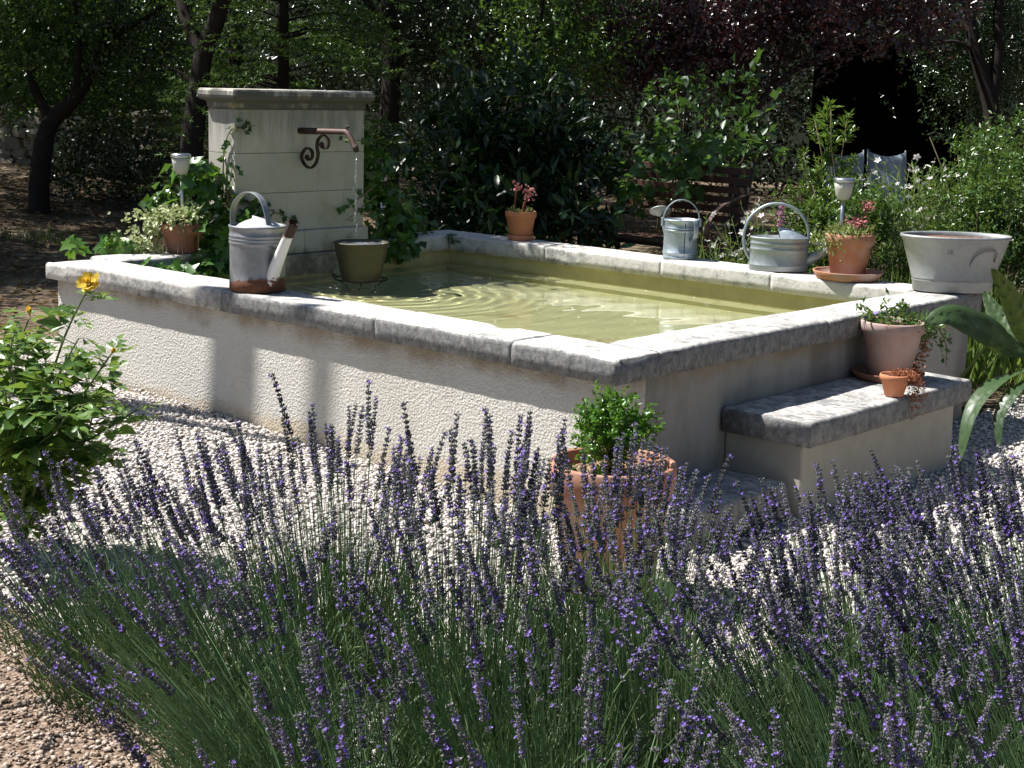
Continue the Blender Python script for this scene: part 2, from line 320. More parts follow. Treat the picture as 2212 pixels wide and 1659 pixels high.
# ---------------------------------------------------------------- mesh helpers
def link(o, parent=None):
    COL.objects.link(o)
    if parent is not None: o.parent = parent
    return o
def tag(o, label=None, cat=None, group=None, kind=None):
    for k, v in (('label', label), ('category', cat), ('group', group), ('kind', kind)):
        if v: o[k] = v
    return o
def thing(name, label, cat, loc=(0, 0, 0), rz=0.0, group=None):
    o = bpy.data.objects.new(name, None); o.empty_display_size = .1; o.location = [float(c) for c in loc]; o.rotation_euler = (0, 0, rz)
    link(o); return tag(o, label, cat, group)
def smooth(me, on=True):
    me.polygons.foreach_set('use_smooth', [on] * len(me.polygons))
class MB:
    def __init__(s): s.v = []; s.f = []; s.mi = []; s.cur = 0
    def add(s, v, f):
        b = len(s.v); s.v += [tuple(map(float, p)) for p in v]; s.f += [tuple(i + b for i in q) for q in f]; s.mi += [s.cur] * len(f); return s
    def box(s, x0, x1, y0, y1, z0, z1):
        v = [(x0, y0, z0), (x1, y0, z0), (x1, y1, z0), (x0, y1, z0), (x0, y0, z1), (x1, y0, z1), (x1, y1, z1), (x0, y1, z1)]
        return s.add(v, [(3, 2, 1, 0), (4, 5, 6, 7), (0, 1, 5, 4), (1, 2, 6, 5), (2, 3, 7, 6), (3, 0, 4, 7)])
    def tube(s, pts, rad, seg=8, cap=True):
        pts = [Vector(p) for p in pts]; n = len(pts)
        if not hasattr(rad, '__len__'): rad = [rad] * n
        v = []; f = []; ref = None
        for i in range(n):
            d = (pts[min(i + 1, n - 1)] - pts[max(i - 1, 0)])
            d = d.normalized() if d.length > 1e-9 else Vector((0, 0, 1))
            if ref is None: ref = d.orthogonal().normalized()
            ref = (ref - d * ref.dot(d)); ref = ref.normalized() if ref.length > 1e-6 else d.orthogonal().normalized()
            b = d.cross(ref)
            for j in range(seg):
                a = 2 * PI * j / seg; v.append(pts[i] + (ref * math.cos(a) + b * math.sin(a)) * rad[i])
        for i in range(n - 1):
            for j in range(seg):
                k = (j + 1) % seg; f.append((i * seg + j, i * seg + k, (i + 1) * seg + k, (i + 1) * seg + j))
        if cap: f += [tuple(range(seg - 1, -1, -1)), tuple((n - 1) * seg + j for j in range(seg))]
        return s.add(v, f)
    def ribbon(s, pts, side, wid, th):
        pts = [Vector(p) for p in pts]; side = Vector(side).normalized(); v = []; f = []; n = len(pts)
        for i in range(n):
            d = (pts[min(i + 1, n - 1)] - pts[max(i - 1, 0)]).normalized(); nn = d.cross(side).normalized()
            for a, b in ((-1, -1), (1, -1), (1, 1), (-1, 1)): v.append(pts[i] + side * wid / 2 * a + nn * th / 2 * b)
        for i in range(n - 1):
            for j in range(4):
                k = (j + 1) % 4; f.append((i * 4 + j, i * 4 + k, (i + 1) * 4 + k, (i + 1) * 4 + j))
        f += [(3, 2, 1, 0), tuple((n - 1) * 4 + j for j in range(4))]
        return s.add(v, f)
    def lathe(s, prof, seg=40, sx=1.0, sy=1.0, c=(0, 0), closed=False):
        v = []; f = []; n = len(prof)
        for r, z in prof:
            for j in range(seg):
                a = 2 * PI * j / seg; v.append((c[0] + r * sx * math.cos(a), c[1] + r * sy * math.sin(a), z))
        for i in range(n - 1):
            for j in range(seg):
                k = (j + 1) % seg; f.append((i * seg + j, i * seg + k, (i + 1) * seg + k, (i + 1) * seg + j))
        f += [tuple(range(seg - 1, -1, -1)), tuple((n - 1) * seg + j for j in range(seg))]
        return s.add(v, f)
    def build(s, name, mats, parent=None, sm=False, bevel=0.0):
        me = bpy.data.meshes.new(name); me.from_pydata(s.v, [], s.f)
        mats = mats if isinstance(mats, (list, tuple)) else [mats]
        for m in mats: me.materials.append(m)
        if len(mats) > 1: me.polygons.foreach_set('material_index', s.mi)
        o = bpy.data.objects.new(name, me); link(o, parent)
        if bevel:
            md = o.modifiers.new('bevel', 'BEVEL'); md.width = bevel; md.segments = 2; md.limit_method = 'ANGLE'
        if sm: smooth(me)
        me.update(); return o
def curve_pts(P, n=40):
    """Catmull-Rom through control points"""
    P = [Vector(p) for p in P]; P = [P[0] * 2 - P[1]] + P + [P[-1] * 2 - P[-2]]; out = []
    m = len(P) - 3; per = max(2, n // m)
    for i in range(m):
        a, b, c, d = P[i:i + 4]
        for k in range(per + (1 if i == m - 1 else 0)):
            t = k / per
            out.append(.5 * ((2 * b) + (c - a) * t + (2 * a - 5 * b + 4 * c - d) * t * t + (3 * b - a - 3 * c + d) * t ** 3))
    return out

def raw_mesh(name, V, faces_n, F, mat, parent=None, var=None, sm=False, kind=None, mats_idx=None):
    """V (n,3) array; F flat index array of equal-size faces"""
    me = bpy.data.meshes.new(name); n = len(V); nf = len(F) // faces_n
    me.vertices.add(n); me.vertices.foreach_set('co', np.ascontiguousarray(V, dtype=np.float32).ravel())
    me.loops.add(len(F)); me.loops.foreach_set('vertex_index', np.ascontiguousarray(F, dtype=np.int32))
    me.polygons.add(nf); me.polygons.foreach_set('loop_start', np.arange(nf, dtype=np.int32) * faces_n)
    me.update(calc_edges=True)
    for m in (mat if isinstance(mat, (list, tuple)) else [mat]): me.materials.append(m)
    if mats_idx is not None: me.polygons.foreach_set('material_index', np.ascontiguousarray(mats_idx, dtype=np.int32))
    if var is not None:
        a = me.attributes.new('var', 'FLOAT', 'POINT'); a.data.foreach_set('value', np.ascontiguousarray(var, dtype=np.float32))
    if sm: smooth(me)
    o = bpy.data.objects.new(name, me); link(o, parent)
    if kind: o['kind'] = kind
    return o
def nrm(a): return a / np.maximum(np.linalg.norm(a, axis=-1, keepdims=True), 1e-9)
def leaves(name, P, D, N, L, W, mat, parent=None, fold=.18, kind=None, mid=.45):
    n = len(P); D = nrm(D); S = nrm(np.cross(D, N)); N = np.cross(S, D)
    L = np.broadcast_to(np.asarray(L, float), (n,))[:, None]; W = np.broadcast_to(np.asarray(W, float), (n,))[:, None]
    up = N * W * fold
    V = np.stack([P, P + D * L * mid + S * W / 2 + up, P + D * L - N * L * .12, P + D * L * mid - S * W / 2 + up], 1).reshape(-1, 3)
    i = np.arange(n)[:, None] * 4
    F = (i + np.array([[0, 1, 2, 0, 2, 3]])).ravel()
    return raw_mesh(name, V, 3, F, mat, parent, np.repeat(rng.random(n), 4), kind=kind)
def twigs(blobs, leafn, twigL, up=.3, flat=.6, shell=.45):
    """blobs: (centre, radii, n_twigs) -> arrays P, D, N of leaves set along twigs"""
    Ps, Ds, Ns = [], [], []
    for c, r, n in blobs:
        u = nrm(rng.normal(size=(n, 3))); rad = rng.random(n) ** shell
        O = np.asarray(c) + u * rad[:, None] * np.asarray(r)
        if n > 200:
            k_ = max(8, n // 11); O = O[rng.integers(0, k_, n)] + rng.normal(size=(n, 3)) * np.array([1, 1, .7]) * twigL * .42
        d = nrm(u * .8 + rng.normal(size=(n, 3)) * .6 + np.array([0, 0, up]))
        t = (np.arange(leafn) + rng.random((n, leafn))) / leafn * twigL
        P = O[:, None, :] + d[:, None, :] * t[:, :, None] + rng.normal(size=(n, leafn, 3)) * twigL * .06
        D = nrm(d[:, None, :] * .6 + rng.normal(size=(n, leafn, 3)) * .75)
        N = nrm(np.array([0, 0, 1.0]) * flat + rng.normal(size=(n, leafn, 3)) * .6)
        Ps.append(P.reshape(-1, 3)); Ds.append(D.reshape(-1, 3)); Ns.append(N.reshape(-1, 3))
    return np.concatenate(Ps), np.concatenate(Ds), np.concatenate(Ns)

def leaf_mesh(name, outline, mat, fold=.25, curl=.15):
    """outline: right half (x,y) from base to tip; folded on the midrib; unit length along +Y"""
    v = []; f = []; n = len(outline)
    zf = lambda x, y: abs(x) * fold - curl * y * y
    for x, y in outline: v.append((0, y, zf(0, y)))
    for x, y in outline: v.append((x, y, zf(x, y)))
    for x, y in outline: v.append((-x, y, zf(x, y)))
    for i in range(n - 1):
        f.append((i, n + i, n + i + 1, i + 1)); f.append((i + 1, 2 * n + i + 1, 2 * n + i, i))
    bm = bmesh.new(); vs = [bm.verts.new(p) for p in v]
    for q in f: bm.faces.new([vs[i] for i in q])
    bmesh.ops.remove_doubles(bm, verts=bm.verts, dist=1e-4)
    bmesh.ops.triangulate(bm, faces=bm.faces)
    me = bpy.data.meshes.new(name); bm.to_mesh(me); bm.free(); me.materials.append(mat); smooth(me); return me
OVATE = [(0, 0), (.20, .12), (.31, .32), (.29, .55), (.17, .80), (0, 1)]
HEART = [(0, .04), (.22, -.02), (.38, .16), (.36, .42), (.20, .74), (0, 1)]
IVY = [(0, .05), (.24, -.06), (.52, .02), (.36, .28), (.50, .50), (.24, .55), (0, 1)]
LANCE = [(0, 0), (.11, .15), (.17, .42), (.13, .72), (0, 1)]
def place_leaf(me, name, parent, P, D, N, L, inv=None):
    D = Vector(D).normalized(); N = Vector(N); X = D.cross(N)
    X = X.normalized() if X.length > 1e-6 else D.orthogonal().normalized(); Z = X.cross(D)
    o = bpy.data.objects.new(name, me); link(o, parent)
    m = Matrix(((X[0] * L, D[0] * L, Z[0] * L, P[0]), (X[1] * L, D[1] * L, Z[1] * L, P[1]), (X[2] * L, D[2] * L, Z[2] * L, P[2]), (0, 0, 0, 1)))
    if parent is not None and inv is not None: m = inv @ m
    o.matrix_basis = m
    return o
def inv_of(o): return (Matrix.Translation(o.location) @ o.rotation_euler.to_matrix().to_4x4()).inverted()
def loc_arr(o, A):
    """world points -> local points of an unrotated thing"""
    return np.asarray(A) - np.array(o.location)

# ---------------------------------------------------------------- ground and setting
W_, D_, HC, TC, CW = 3.80, 3.06, .61, .098, .27
def gz(x, y):
    s = -.034 * (min(max(x, -4.2), .6) + 2.4)
    k = max(0.0, 1 - max(0, abs(y - .2) - 2.2) / 2.5)
    return s * k + .085 * max(0.0, -9.0 - x) * max(0.0, min(1.0, (14 - y) / 4))
def sheet(name, xs, ys, dz, mat, skip=None, amp=0.0):
    v = [(x, y, gz(x, y) + dz + amp * mn.noise(Vector((x * .7, y * .7, 0)))) for y in ys for x in xs]
    nx = len(xs); f = []
    for j in range(len(ys) - 1):
        for i in range(nx - 1):
            if skip and skip((xs[i] + xs[i + 1]) / 2, (ys[j] + ys[j + 1]) / 2): continue
            f.append((j * nx + i, j * nx + i + 1, (j + 1) * nx + i + 1, (j + 1) * nx + i))
    o = MB().add(v, f).build(name, mat, sm=True); o['kind'] = 'structure'; return o
fx = [-60, -45, -34, -26, -20, -16, -13, -10.5, -8.5, -7, -6, -5.25] + [round(-5 + .25 * i, 3) for i in range(41)] + [6, 8, 12, 20, 40]
fy = [-30, -15, -9, -7, -5.5] + [round(-5 + .25 * i, 3) for i in range(49)] + [8, 9.5, 11, 13, 16, 20, 26, 34, 45, 60]
sheet('ground', fx, fy, -.02, M['earth'])
inpool = lambda x, y: -3.7 < x < -.1 and .1 < y < 3.0
bed = lambda x, y: y < -2.02 + .12 * mn.noise(Vector((x * 3, y * 3, 0))) and y < -1.6 - .9 * x + .9 * max(0, x)
gx = [round(-5 + .25 * i, 3) for i in range(33)]; gy = [round(-5 + .25 * i, 3) for i in range(39)]
sheet('gravel_court', gx, gy, -.004, M['gravel'], lambda x, y: inpool(x, y) or (y > 3.1 and x < -.1) or bed(x, y) or x < -4.6)
sheet('planting_bed', gx, [round(-5 + .25 * i, 3) for i in range(14)], .0, M['bed'], lambda x, y: not bed(x, y))
# wooded slope behind everything
hv, hf = [], []
for i in range(41):
    a = math.radians(20 + 180 * i / 40)
    for j, (r, z) in enumerate(((27, -.3), (31, 3.5), (36, 8), (44, 14), (60, 18))):
        hv.append((3 + r * math.cos(a), -4 + r * math.sin(a), z + 1.2 * mn.noise(Vector((i * .4, j * .9, 5)))))
for i in range(40):
    for j in range(4): hf.append((i * 5 + j, (i + 1) * 5 + j, (i + 1) * 5 + j + 1, i * 5 + j + 1))
tag(MB().add(hv, hf).build('hillside', M['hill'], sm=True), kind='structure')

# loose stones
def chips(name, x0, x1, y0, y1, n, s0, s1, mat, ok):
    X = rng.uniform(x0, x1, n); Y = rng.uniform(y0, y1, n)
    keep = np.array([ok(a, b) for a, b in zip(X, Y)]); X = X[keep]; Y = Y[keep]; n = len(X)
    base = np.array([(1, 0, 0), (0, 1, 0), (-1, 0, 0), (0, -1, 0), (0, 0, 1), (0, 0, -1.0)])
    V = base[None] * rng.uniform(.6, 1.15, (n, 6, 1)) + rng.normal(size=(n, 6, 3)) * .16
    V *= rng.uniform(.55, 1.1, (n, 1, 3)) * np.array([1, 1, .62])
    a = rng.random(n) * 2 * PI; tl = rng.normal(size=n) * .35
    Rz = np.zeros((n, 3, 3)); Rz[:, 0, 0] = np.cos(a); Rz[:, 0, 1] = -np.sin(a); Rz[:, 1, 0] = np.sin(a); Rz[:, 1, 1] = np.cos(a); Rz[:, 2, 2] = 1
    Rx = np.zeros((n, 3, 3)); Rx[:, 0, 0] = 1; Rx[:, 1, 1] = np.cos(tl); Rx[:, 1, 2] = -np.sin(tl); Rx[:, 2, 1] = np.sin(tl); Rx[:, 2, 2] = np.cos(tl)
    V = np.einsum('nij,njk,nlk->nli', Rz, Rx, V) * (s0 + (s1 - s0) * rng.random((n, 1, 1)) ** 1.6 * np.where(rng.random((n, 1, 1)) < .04, 1.7, 1))
    Z = np.array([gz(p, q) for p, q in zip(X, Y)]) + s1 * .22
    V += np.stack([X, Y, Z + rng.uniform(-.003, .004, n)], 1)[:, None, :]
    T = np.array([(0, 1, 4), (1, 2, 4), (2, 3, 4), (3, 0, 4), (1, 0, 5), (2, 1, 5), (3, 2, 5), (0, 3, 5)]).ravel()
    F = (np.arange(n)[:, None] * 6 + T[None]).ravel()
    return raw_mesh(name, V.reshape(-1, 3), 3, F, mat, None, np.repeat(rng.random(n), 6), kind='stuff')
nob = lambda x, y: not (-3.8 < x < -.02 and y > .02)
tag(chips('white_gravel', -4.4, 2.2, -2.2, .06, 40000, .009, .019, M['chip_white'], lambda x, y: not bed(x, y) and not(-3.77 < x < -.05 and y > .035)), 'loose white limestone gravel around the basin', 'gravel')
tag(chips('pale_gravel', -.05, 2.4, .06, 6.0, 26000, .010, .020, M['chip_white'], lambda x, y: nob(x, y)), 'white gravel beside the basin steps', 'gravel')
tag(chips('brown_gravel', -1.2, 1.4, -3.4, -1.7, 16000, .006, .016, M['chip_brown'], lambda x, y: bed(x, y)), 'brown stone chips in the lavender bed at bottom left', 'gravel')

n = 170; P = np.stack([rng.uniform(-3.6, 1.2, n), -rng.random(n) ** 1.4 * 1.9 - .02, np.zeros(n)], 1); P[:, 2] = [gz(a, b) + .022 for a, b in P[:, :2]]; D = nrm(np.stack([rng.normal(size=n), rng.normal(size=n), rng.normal(size=n) * .2], 1))
tag(leaves('fallen_leaves', P, D, nrm(rng.normal(size=(n, 3)) * .4 + np.array([0, 0, 1.0])), rng.uniform(.018, .045, n), .016, M['litter'], kind='stuff'), 'scattered dry leaves on the white gravel', 'fallen leaves')

# ---------------------------------------------------------------- stone basin
basin = thing('stone_basin', 'large rectangular stone water basin with rendered walls and worn limestone coping', 'basin', (-1.9, 1.53, 0))
BO = Vector(basin.location)
def bpart(mb, name, mat, sm=False, bevel=0.0, parent=None):
    mb.v = [(x - BO.x, y - BO.y, z - BO.z) for x, y, z in mb.v]
    return mb.build(name, mat, parent or basin, sm, bevel)
zc = HC - TC
bpart(MB().box(-W_ + .04, -.04, .046, .235, -.25, zc), 'front_wall', M['render'])
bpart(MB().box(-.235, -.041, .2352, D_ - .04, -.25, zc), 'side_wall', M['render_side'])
bpart(MB().box(-W_ + .04, -.2352, D_ - .235, D_ - .041, -.25, zc), 'back_wall', M['pool_wall'])
bpart(MB().box(-W_ + .041, -W_ + .235, .2352, D_ - .2352, -.25, zc), 'end_wall', M['pool_wall'])
bpart(MB().box(-W_ + .236, -.236, .2352, D_ - .2352, -.2, .17), 'floor', M['pool_floor'])
bpart(MB().box(-W_ + .2362, -.2362, D_ - .40, D_ - .2354, .17, .315).box(-W_ + .2362, -W_ + .38, .2362, D_ - .4002, .17, .30), 'inner_ledge', M['pool_floor'])
def coping_mesh(ln, wid, t, r, notch=None, amp=.004, seed=0.0):
    """along +X from 0..ln, across +Y 0..wid (0 = outer), top at z=0"""
    prof = [(0.0, -t), (0.0, -t * .5), (0, -r)]
    for k in range(1, 6): a = PI / 2 * k / 5; prof.append((r - r * math.cos(a), -r + r * math.sin(a)))
    prof += [(r + (wid - 2 * r) * q, 0) for q in (.25, .5, .75)] + [(wid - r * .7, 0)]
    q = r * .7
    for k in range(1, 5): a = PI / 2 * k / 4; prof.append((wid - q + q * math.sin(a), -q + q * math.cos(a)))
    prof += [(wid, -t * .6), (wid, -t)]
    n = max(4, int(ln / .022)); m = len(prof); v = []; f = []
    for i in range(n + 1):
        x = ln * i / n; e = min(x, ln - x)
        for y, z in prof:
            p = Vector((x * 3 + seed * 7.3, y * 3, z * 3))
            d = amp * (mn.noise(p) + .6 * mn.noise(p * 3.7) + .35 * mn.noise(p * 11))
            arr = 1.0 if (y < r * 1.2 or y > wid - r) else .45
            ch = max(0.0, mn.noise(Vector((x * 5 + seed * 3, y * 5, z * 5 + 9))) - .34) * .034 * arr if z > -t * .8 else 0
            zz = z + d * (1 if z > -t * .7 else .3) - ch
            yy = y + (d * .8 + ch * .6) * (1 if y < wid / 2 else -1)
            if e < .009: zz -= (.009 - e) * .25 if z > -t * .5 else 0
            if notch: zz -= notch(x, y) if z > -t * .6 else notch(x, y) * .1
            v.append((x, yy, zz))
    for i in range(n):
        for j in range(m - 1): f.append((i * m + j, (i + 1) * m + j, (i + 1) * m + j + 1, i * m + j + 1))
        f.append(((i + 1) * m, i * m, i * m + m - 1, (i + 1) * m + m - 1))
    f += [tuple(range(m)), tuple(n * m + j for j in range(m - 1, -1, -1))]
    return v, f
def coping(x0, y0, x1, y1, inward, mat, seed, name='coping_stone', r=.024, t=TC, wid=CW, top=HC, notch=None, parent=None, amp=.003):
    """outer edge from (x0,y0) to (x1,y1)"""
    d = Vector((x1 - x0, y1 - y0, 0)); ln = d.length - .0014; d.normalize(); inn = Vector(inward)
    v, f = coping_mesh(ln, wid, t, r, notch, amp, seed)
    P = [Vector((x0, y0, top)) + d * (a + .0007) + inn * b + Vector((0, 0, c)) for a, b, c in v]
    if d.cross(inn).z < 0: f = [tuple(reversed(q)) for q in f]
    mb = MB().add(P, f); o = bpart(mb, name, mat, parent=parent)
    me = o.data; smooth(me); return o
# front row, left to right
fr = [-W_, -2.33, -1.29, -.52, 0.0]
for i in range(4):
    nt_ = (lambda x, y: .018 * max(0, min(1, (.20 - x) / .03)) * (1 if y > .02 else .7)) if i == 0 else None
    coping(fr[i], 0, fr[i + 1], 0, (0, 1, 0), M['coping_left'] if i == 0 else M['coping_near'], i + 1, notch=nt_, top=HC - .002 * (i % 2))
# right row
rr = [CW + .001, 1.52, D_]
for i in range(2):
    coping(0, rr[i], 0, rr[i + 1], (-1, 0, 0), M['coping_near'], i + 11, top=HC - .004 * i)
# back row
br = [-W_ + .0, -2.72, -1.84, -1.10, -CW - .001]
for i in range(4):
    coping(br[i], D_, br[i + 1], D_, (0, -1, 0), M['coping_far'], i + 21, top=HC - .003 * (i % 2))
# left end, either side of the fountain pillar
coping(-W_, CW + .001, -W_, 1.04, (1, 0, 0), M['coping_left'], 31)
coping(-W_, 2.15, -W_, D_ - CW - .001, (1, 0, 0), M['coping_far'], 32)

# water surface with rings spreading from the bucket
WZ = .437; BK = np.array([-3.07, 1.58])
nx, ny = 330, 264
X, Y = np.meshgrid(np.linspace(-W_ + .234, -.234, nx), np.linspace(.234, D_ - .234, ny))
R_ = np.hypot(X - BK[0], Y - BK[1]); R2 = np.hypot(X - BK[0] - .16, Y - BK[1] + .1)
Z = WZ + .0042 * np.sin(R_ * 58) * np.exp(-R_ * 2.4) + .0016 * np.sin(R2 * 87 + 1) * np.exp(-R2 * 2.8) + .0005 * np.sin(X * 9 + Y * 14) + .0004 * np.sin(X * 23 - Y * 11)
I = (np.arange(ny - 1)[:, None] * nx + np.arange(nx - 1)[None]).ravel()
F = np.stack([I, I + 1, I + nx + 1, I + nx], 1).ravel()
wo = raw_mesh('water', np.stack([X, Y, Z], -1).reshape(-1, 3), 4, F, M['water'], sm=True); wo['kind'] = 'structure'
sun.cycles.is_caustics_light = True; wo.cycles.is_caustics_caster = True      # sunlight focused by the ripples onto the pool floor
for o in basin.children: o.cycles.is_caustics_receiver = True
SC.cycles.caustics_refractive = True; SC.cycles.caustics_reflective = False

n = 46; a = rng.random((n, 2)); P = np.stack([-3.4 + 3.0 * a[:, 0], .9 + 1.8 * a[:, 1] ** .6, np.full(n, WZ + .005)], 1); D = nrm(np.stack([rng.normal(size=n), rng.normal(size=n), np.zeros(n)], 1))
tag(leaves('floating_petals', P, D, np.tile([0, 0, 1.0], (n, 1)), rng.uniform(.006, .022, n), .010, M['white_petal'], kind='stuff', fold=.05), 'small pale petals and bits floating on the basin water', 'petals')

# ---------------------------------------------------------------- steps on the right side
steps = thing('stone_step', 'grey lichened stone step slab against the right side of the basin', 'step', (.17, 1.46, 0))
so = Vector(steps.location)
v, f = coping_mesh(1.42, .415, .10, .022, None, .004, 41)
P = [Vector((.385, .755, .32)) + Vector((0, 1, 0)) * a + Vector((-1, 0, 0)) * b + Vector((0, 0, c)) - so for a, b, c in v]
o = MB().add(P, f).build('step_slab', M['step_stone'], steps); smooth(o.data)
mb = MB(); sv = [(-.0405, .80, -.2), (.345, .80, -.2), (.345, 2.13, -.2), (-.0405, 2.13, -.2), (-.0405, .80, .219), (.33, .80, .219), (.33, 2.13, .219), (-.0405, 2.13, .219)]
mb.add([Vector(p) - so for p in sv], [(3, 2, 1, 0), (4, 5, 6, 7), (0, 1, 5, 4), (1, 2, 6, 5), (2, 3, 7, 6), (3, 0, 4, 7)]).build('step_base', M['step_render'], steps, bevel=.012)
low = thing('paving_slab', 'dark flat stone slab on the ground left of the step', 'slab', (.06, .44, -.05))
v, f = coping_mesh(.64, .34, .16, .015, None, .005, 51)
P = [Vector((.30, .12, .065)) + Vector((0, 1, 0)) * a + Vector((-1, 0, 0)) * b + Vector((0, 0, c)) - Vector(low.location) for a, b, c in v]
o = MB().add(P, f).build('slab', M['step_stone'], low); smooth(o.data)

# ---------------------------------------------------------------- fountain pillar
FX = -3.60
ft = thing('fountain_pillar', 'pale cut stone fountain pillar with grey moulded cornice at the basin end', 'fountain', (-3.73, 1.59, .43))
fo = Vector(ft.location)
def fblock(x0, x1, y0, y1, z0, z1, name='stone_block', mat=None, bev=.0008):
    return MB().box(x0 - fo.x, x1 - fo.x, y0 - fo.y, y1 - fo.y, z0 - fo.z, z1 - fo.z).build(name, mat or M['ashlar'], ft, bevel=bev)
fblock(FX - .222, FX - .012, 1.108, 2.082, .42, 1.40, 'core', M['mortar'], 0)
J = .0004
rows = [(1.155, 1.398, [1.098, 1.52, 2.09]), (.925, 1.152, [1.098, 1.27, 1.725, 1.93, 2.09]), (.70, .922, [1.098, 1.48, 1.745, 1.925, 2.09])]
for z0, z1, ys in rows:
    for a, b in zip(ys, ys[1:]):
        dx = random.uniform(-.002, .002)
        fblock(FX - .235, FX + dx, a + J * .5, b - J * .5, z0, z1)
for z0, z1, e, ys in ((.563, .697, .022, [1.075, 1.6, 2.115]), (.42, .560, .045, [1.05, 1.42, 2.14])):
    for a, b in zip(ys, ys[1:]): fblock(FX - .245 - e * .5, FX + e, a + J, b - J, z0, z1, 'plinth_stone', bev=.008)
# moulded cornice
prof = [(.001, 1.400), (.006, 1.412), (.008, 1.436), (.018, 1.446), (.036, 1.452), (.043, 1.462), (.047, 1.478), (.044, 1.500), (.036, 1.512)]
mb = MB(); x0, x1, y0, y1 = FX - .235, FX, 1.098, 2.09; v = []; f = []
for e, z in prof:
    N_ = 10
    for ax, ay, bx, by in ((x0 - e, y0 - e, x1 + e, y0 - e), (x1 + e, y0 - e, x1 + e, y1 + e), (x1 + e, y1 + e, x0 - e, y1 + e), (x0 - e, y1 + e, x0 - e, y0 - e)):
        for k in range(N_):
            p = Vector((ax + (bx - ax) * k / N_, ay + (by - ay) * k / N_, z)); q = mn.noise(p * 9) * .003
            v.append((p.x - fo.x + q, p.y - fo.y + q, p.z - fo.z + q * .6))
m = 40
for i in range(len(prof) - 1):
    for j in range(m): f.append((i * m + j, i * m + (j + 1) % m, (i + 1) * m + (j + 1) % m, (i + 1) * m + j))
f += [tuple(range(m - 1, -1, -1)), tuple((len(prof) - 1) * m + j for j in range(m))]
mb.add(v, f).build('cornice', M['cornice'], ft, bevel=.003)
# spout pipe and scroll bracket
sp = thing('spout_pipe', 'rusty iron spout pipe with scrolled bracket on the fountain pillar', 'spout', (FX, 1.579, 1.28))
sl = lambda P: [(a - FX, 0, b - 1.28) for a, b in P]
MB().tube(curve_pts(sl([(-3.62, 1.279), (-3.444, 1.283), (-3.23, 1.288), (-3.195, 1.284), (-3.165, 1.255), (-3.122, 1.20)]), 30), .0165, 12).build('pipe', M['rust_pipe'], sp, True)
MB().tube(sl([(-3.61, 1.279), (-3.45, 1.283)]), .0195, 12).build('pipe_sleeve', M['rust'], sp, True)
MB().tube(sl([(-3.132, 1.216), (-3.112, 1.184)]), [.021, .014], 12).build('nozzle', M['rust'], sp, True)
MB().tube(sl([(-3.20, 1.30), (-3.195, 1.325), (-3.178, 1.312)]), .005, 6).build('valve_tab', M['rust'], sp, True)
scr = [(-3.406, 1.22), (-3.419, 1.207), (-3.4, 1.191), (-3.369, 1.189), (-3.351, 1.214), (-3.36, 1.242), (-3.394, 1.262), (-3.437, 1.239), (-3.45, 1.197), (-3.440, 1.149), (-3.461, 1.098), (-3.505, 1.069), (-3.556, 1.084), (-3.584, 1.124), (-3.568, 1.163), (-3.537, 1.182), (-3.499, 1.17), (-3.49, 1.138), (-3.512, 1.116), (-3.537, 1.119), (-3.549, 1.132)]
MB().ribbon(curve_pts(sl(scr), 120), (0, 1, 0), .018, .011).build('scroll', M['rust'], sp, False)
mb = MB()
for px, pz in ((-3.405, 1.207), (-3.535, 1.133)): mb.tube([(px - FX - .018, 0, pz - 1.28 + .006), (px - FX, 0, pz - 1.28), (px - FX + .012, 0, pz - 1.28 - .01)], [.004, .014, .005], 8)
mb.build('scroll_bud', M['rust'], sp, True)
# falling water
st = thing('water_stream', 'thin broken stream of water falling from the spout', 'water jet', (-3.117, 1.58, .70))
mb = MB(); z = 1.17
while z > .70:
    r = random.uniform(.0032, .0075); ln = random.uniform(.006, .016)
    cx, cy = random.gauss(-3.117, .0035 + .004 * (1.17 - z)) + 3.117, random.gauss(0, .004)
    mb.lathe([(r * .3, z - ln - .7), (r * .9, z - ln * .7 - .7), (r, z - .7), (r * .7, z + ln * .5 - .7), (.0008, z + ln * 1.3 - .7)], 7, c=(cx, cy))
    z -= ln * random.uniform(1.2, 2.6)
mb.build('drops', M['drop'], st, True)['kind'] = 'stuff'

# bucket under the spout
bk = thing('metal_bucket', 'olive stained metal bucket standing in the basin under the spout', 'bucket', (BK[0], BK[1], .452))
prof = [(.02, 0), (.108, 0), (.110, .012), (.140, .140), (.1405, .143), (.143, .146), (.1435, .152), (.153, .212), (.158, .216), (.158, .224), (.150, .223), (.148, .21), (.112, .03), (.02, .03)]
MB().lathe(prof, 48).build('body', M['bucket'], bk, True)
mb = MB(); n = 22
v = []; f = []
for i in range(7):
    for j in range(28):
        a = 2 * PI * j / 28; r = .148 * i / 6
        v.append((r * math.cos(a), r * math.sin(a), .214 + .006 * math.exp(-((r - .02) / .05) ** 2) * random.random() + random.gauss(0, .0022)))
for i in range(6):
    for j in range(28): f.append((i * 28 + j, i * 28 + (j + 1) % 28, (i + 1) * 28 + (j + 1) % 28, (i + 1) * 28 + j))
mb.add(v, f).build('water_fill', M['drop'], bk, True)
mb = MB(); rg = [(.150 * math.cos(a), .150 * math.sin(a), .012) for a in np.linspace(0, 2 * PI, 40)]
mb.tube(rg, .0045, 6)
for a in (.3, 2.4, 4.5): mb.tube([(.150 * math.cos(a), .150 * math.sin(a), .012), (.10 * math.cos(a), .10 * math.sin(a), -.02), (.07 * math.cos(a), .07 * math.sin(a), -.28)], .004, 6)
for a in (-2.6, .25): mb.tube([((.150 + .02 * math.sin(t)) * math.cos(a + .16 * math.cos(t)), (.150 + .02 * math.sin(t)) * math.sin(a + .16 * math.cos(t)), .012 + .022 * math.sin(t)) for t in np.linspace(0, PI, 10)], .004, 6)
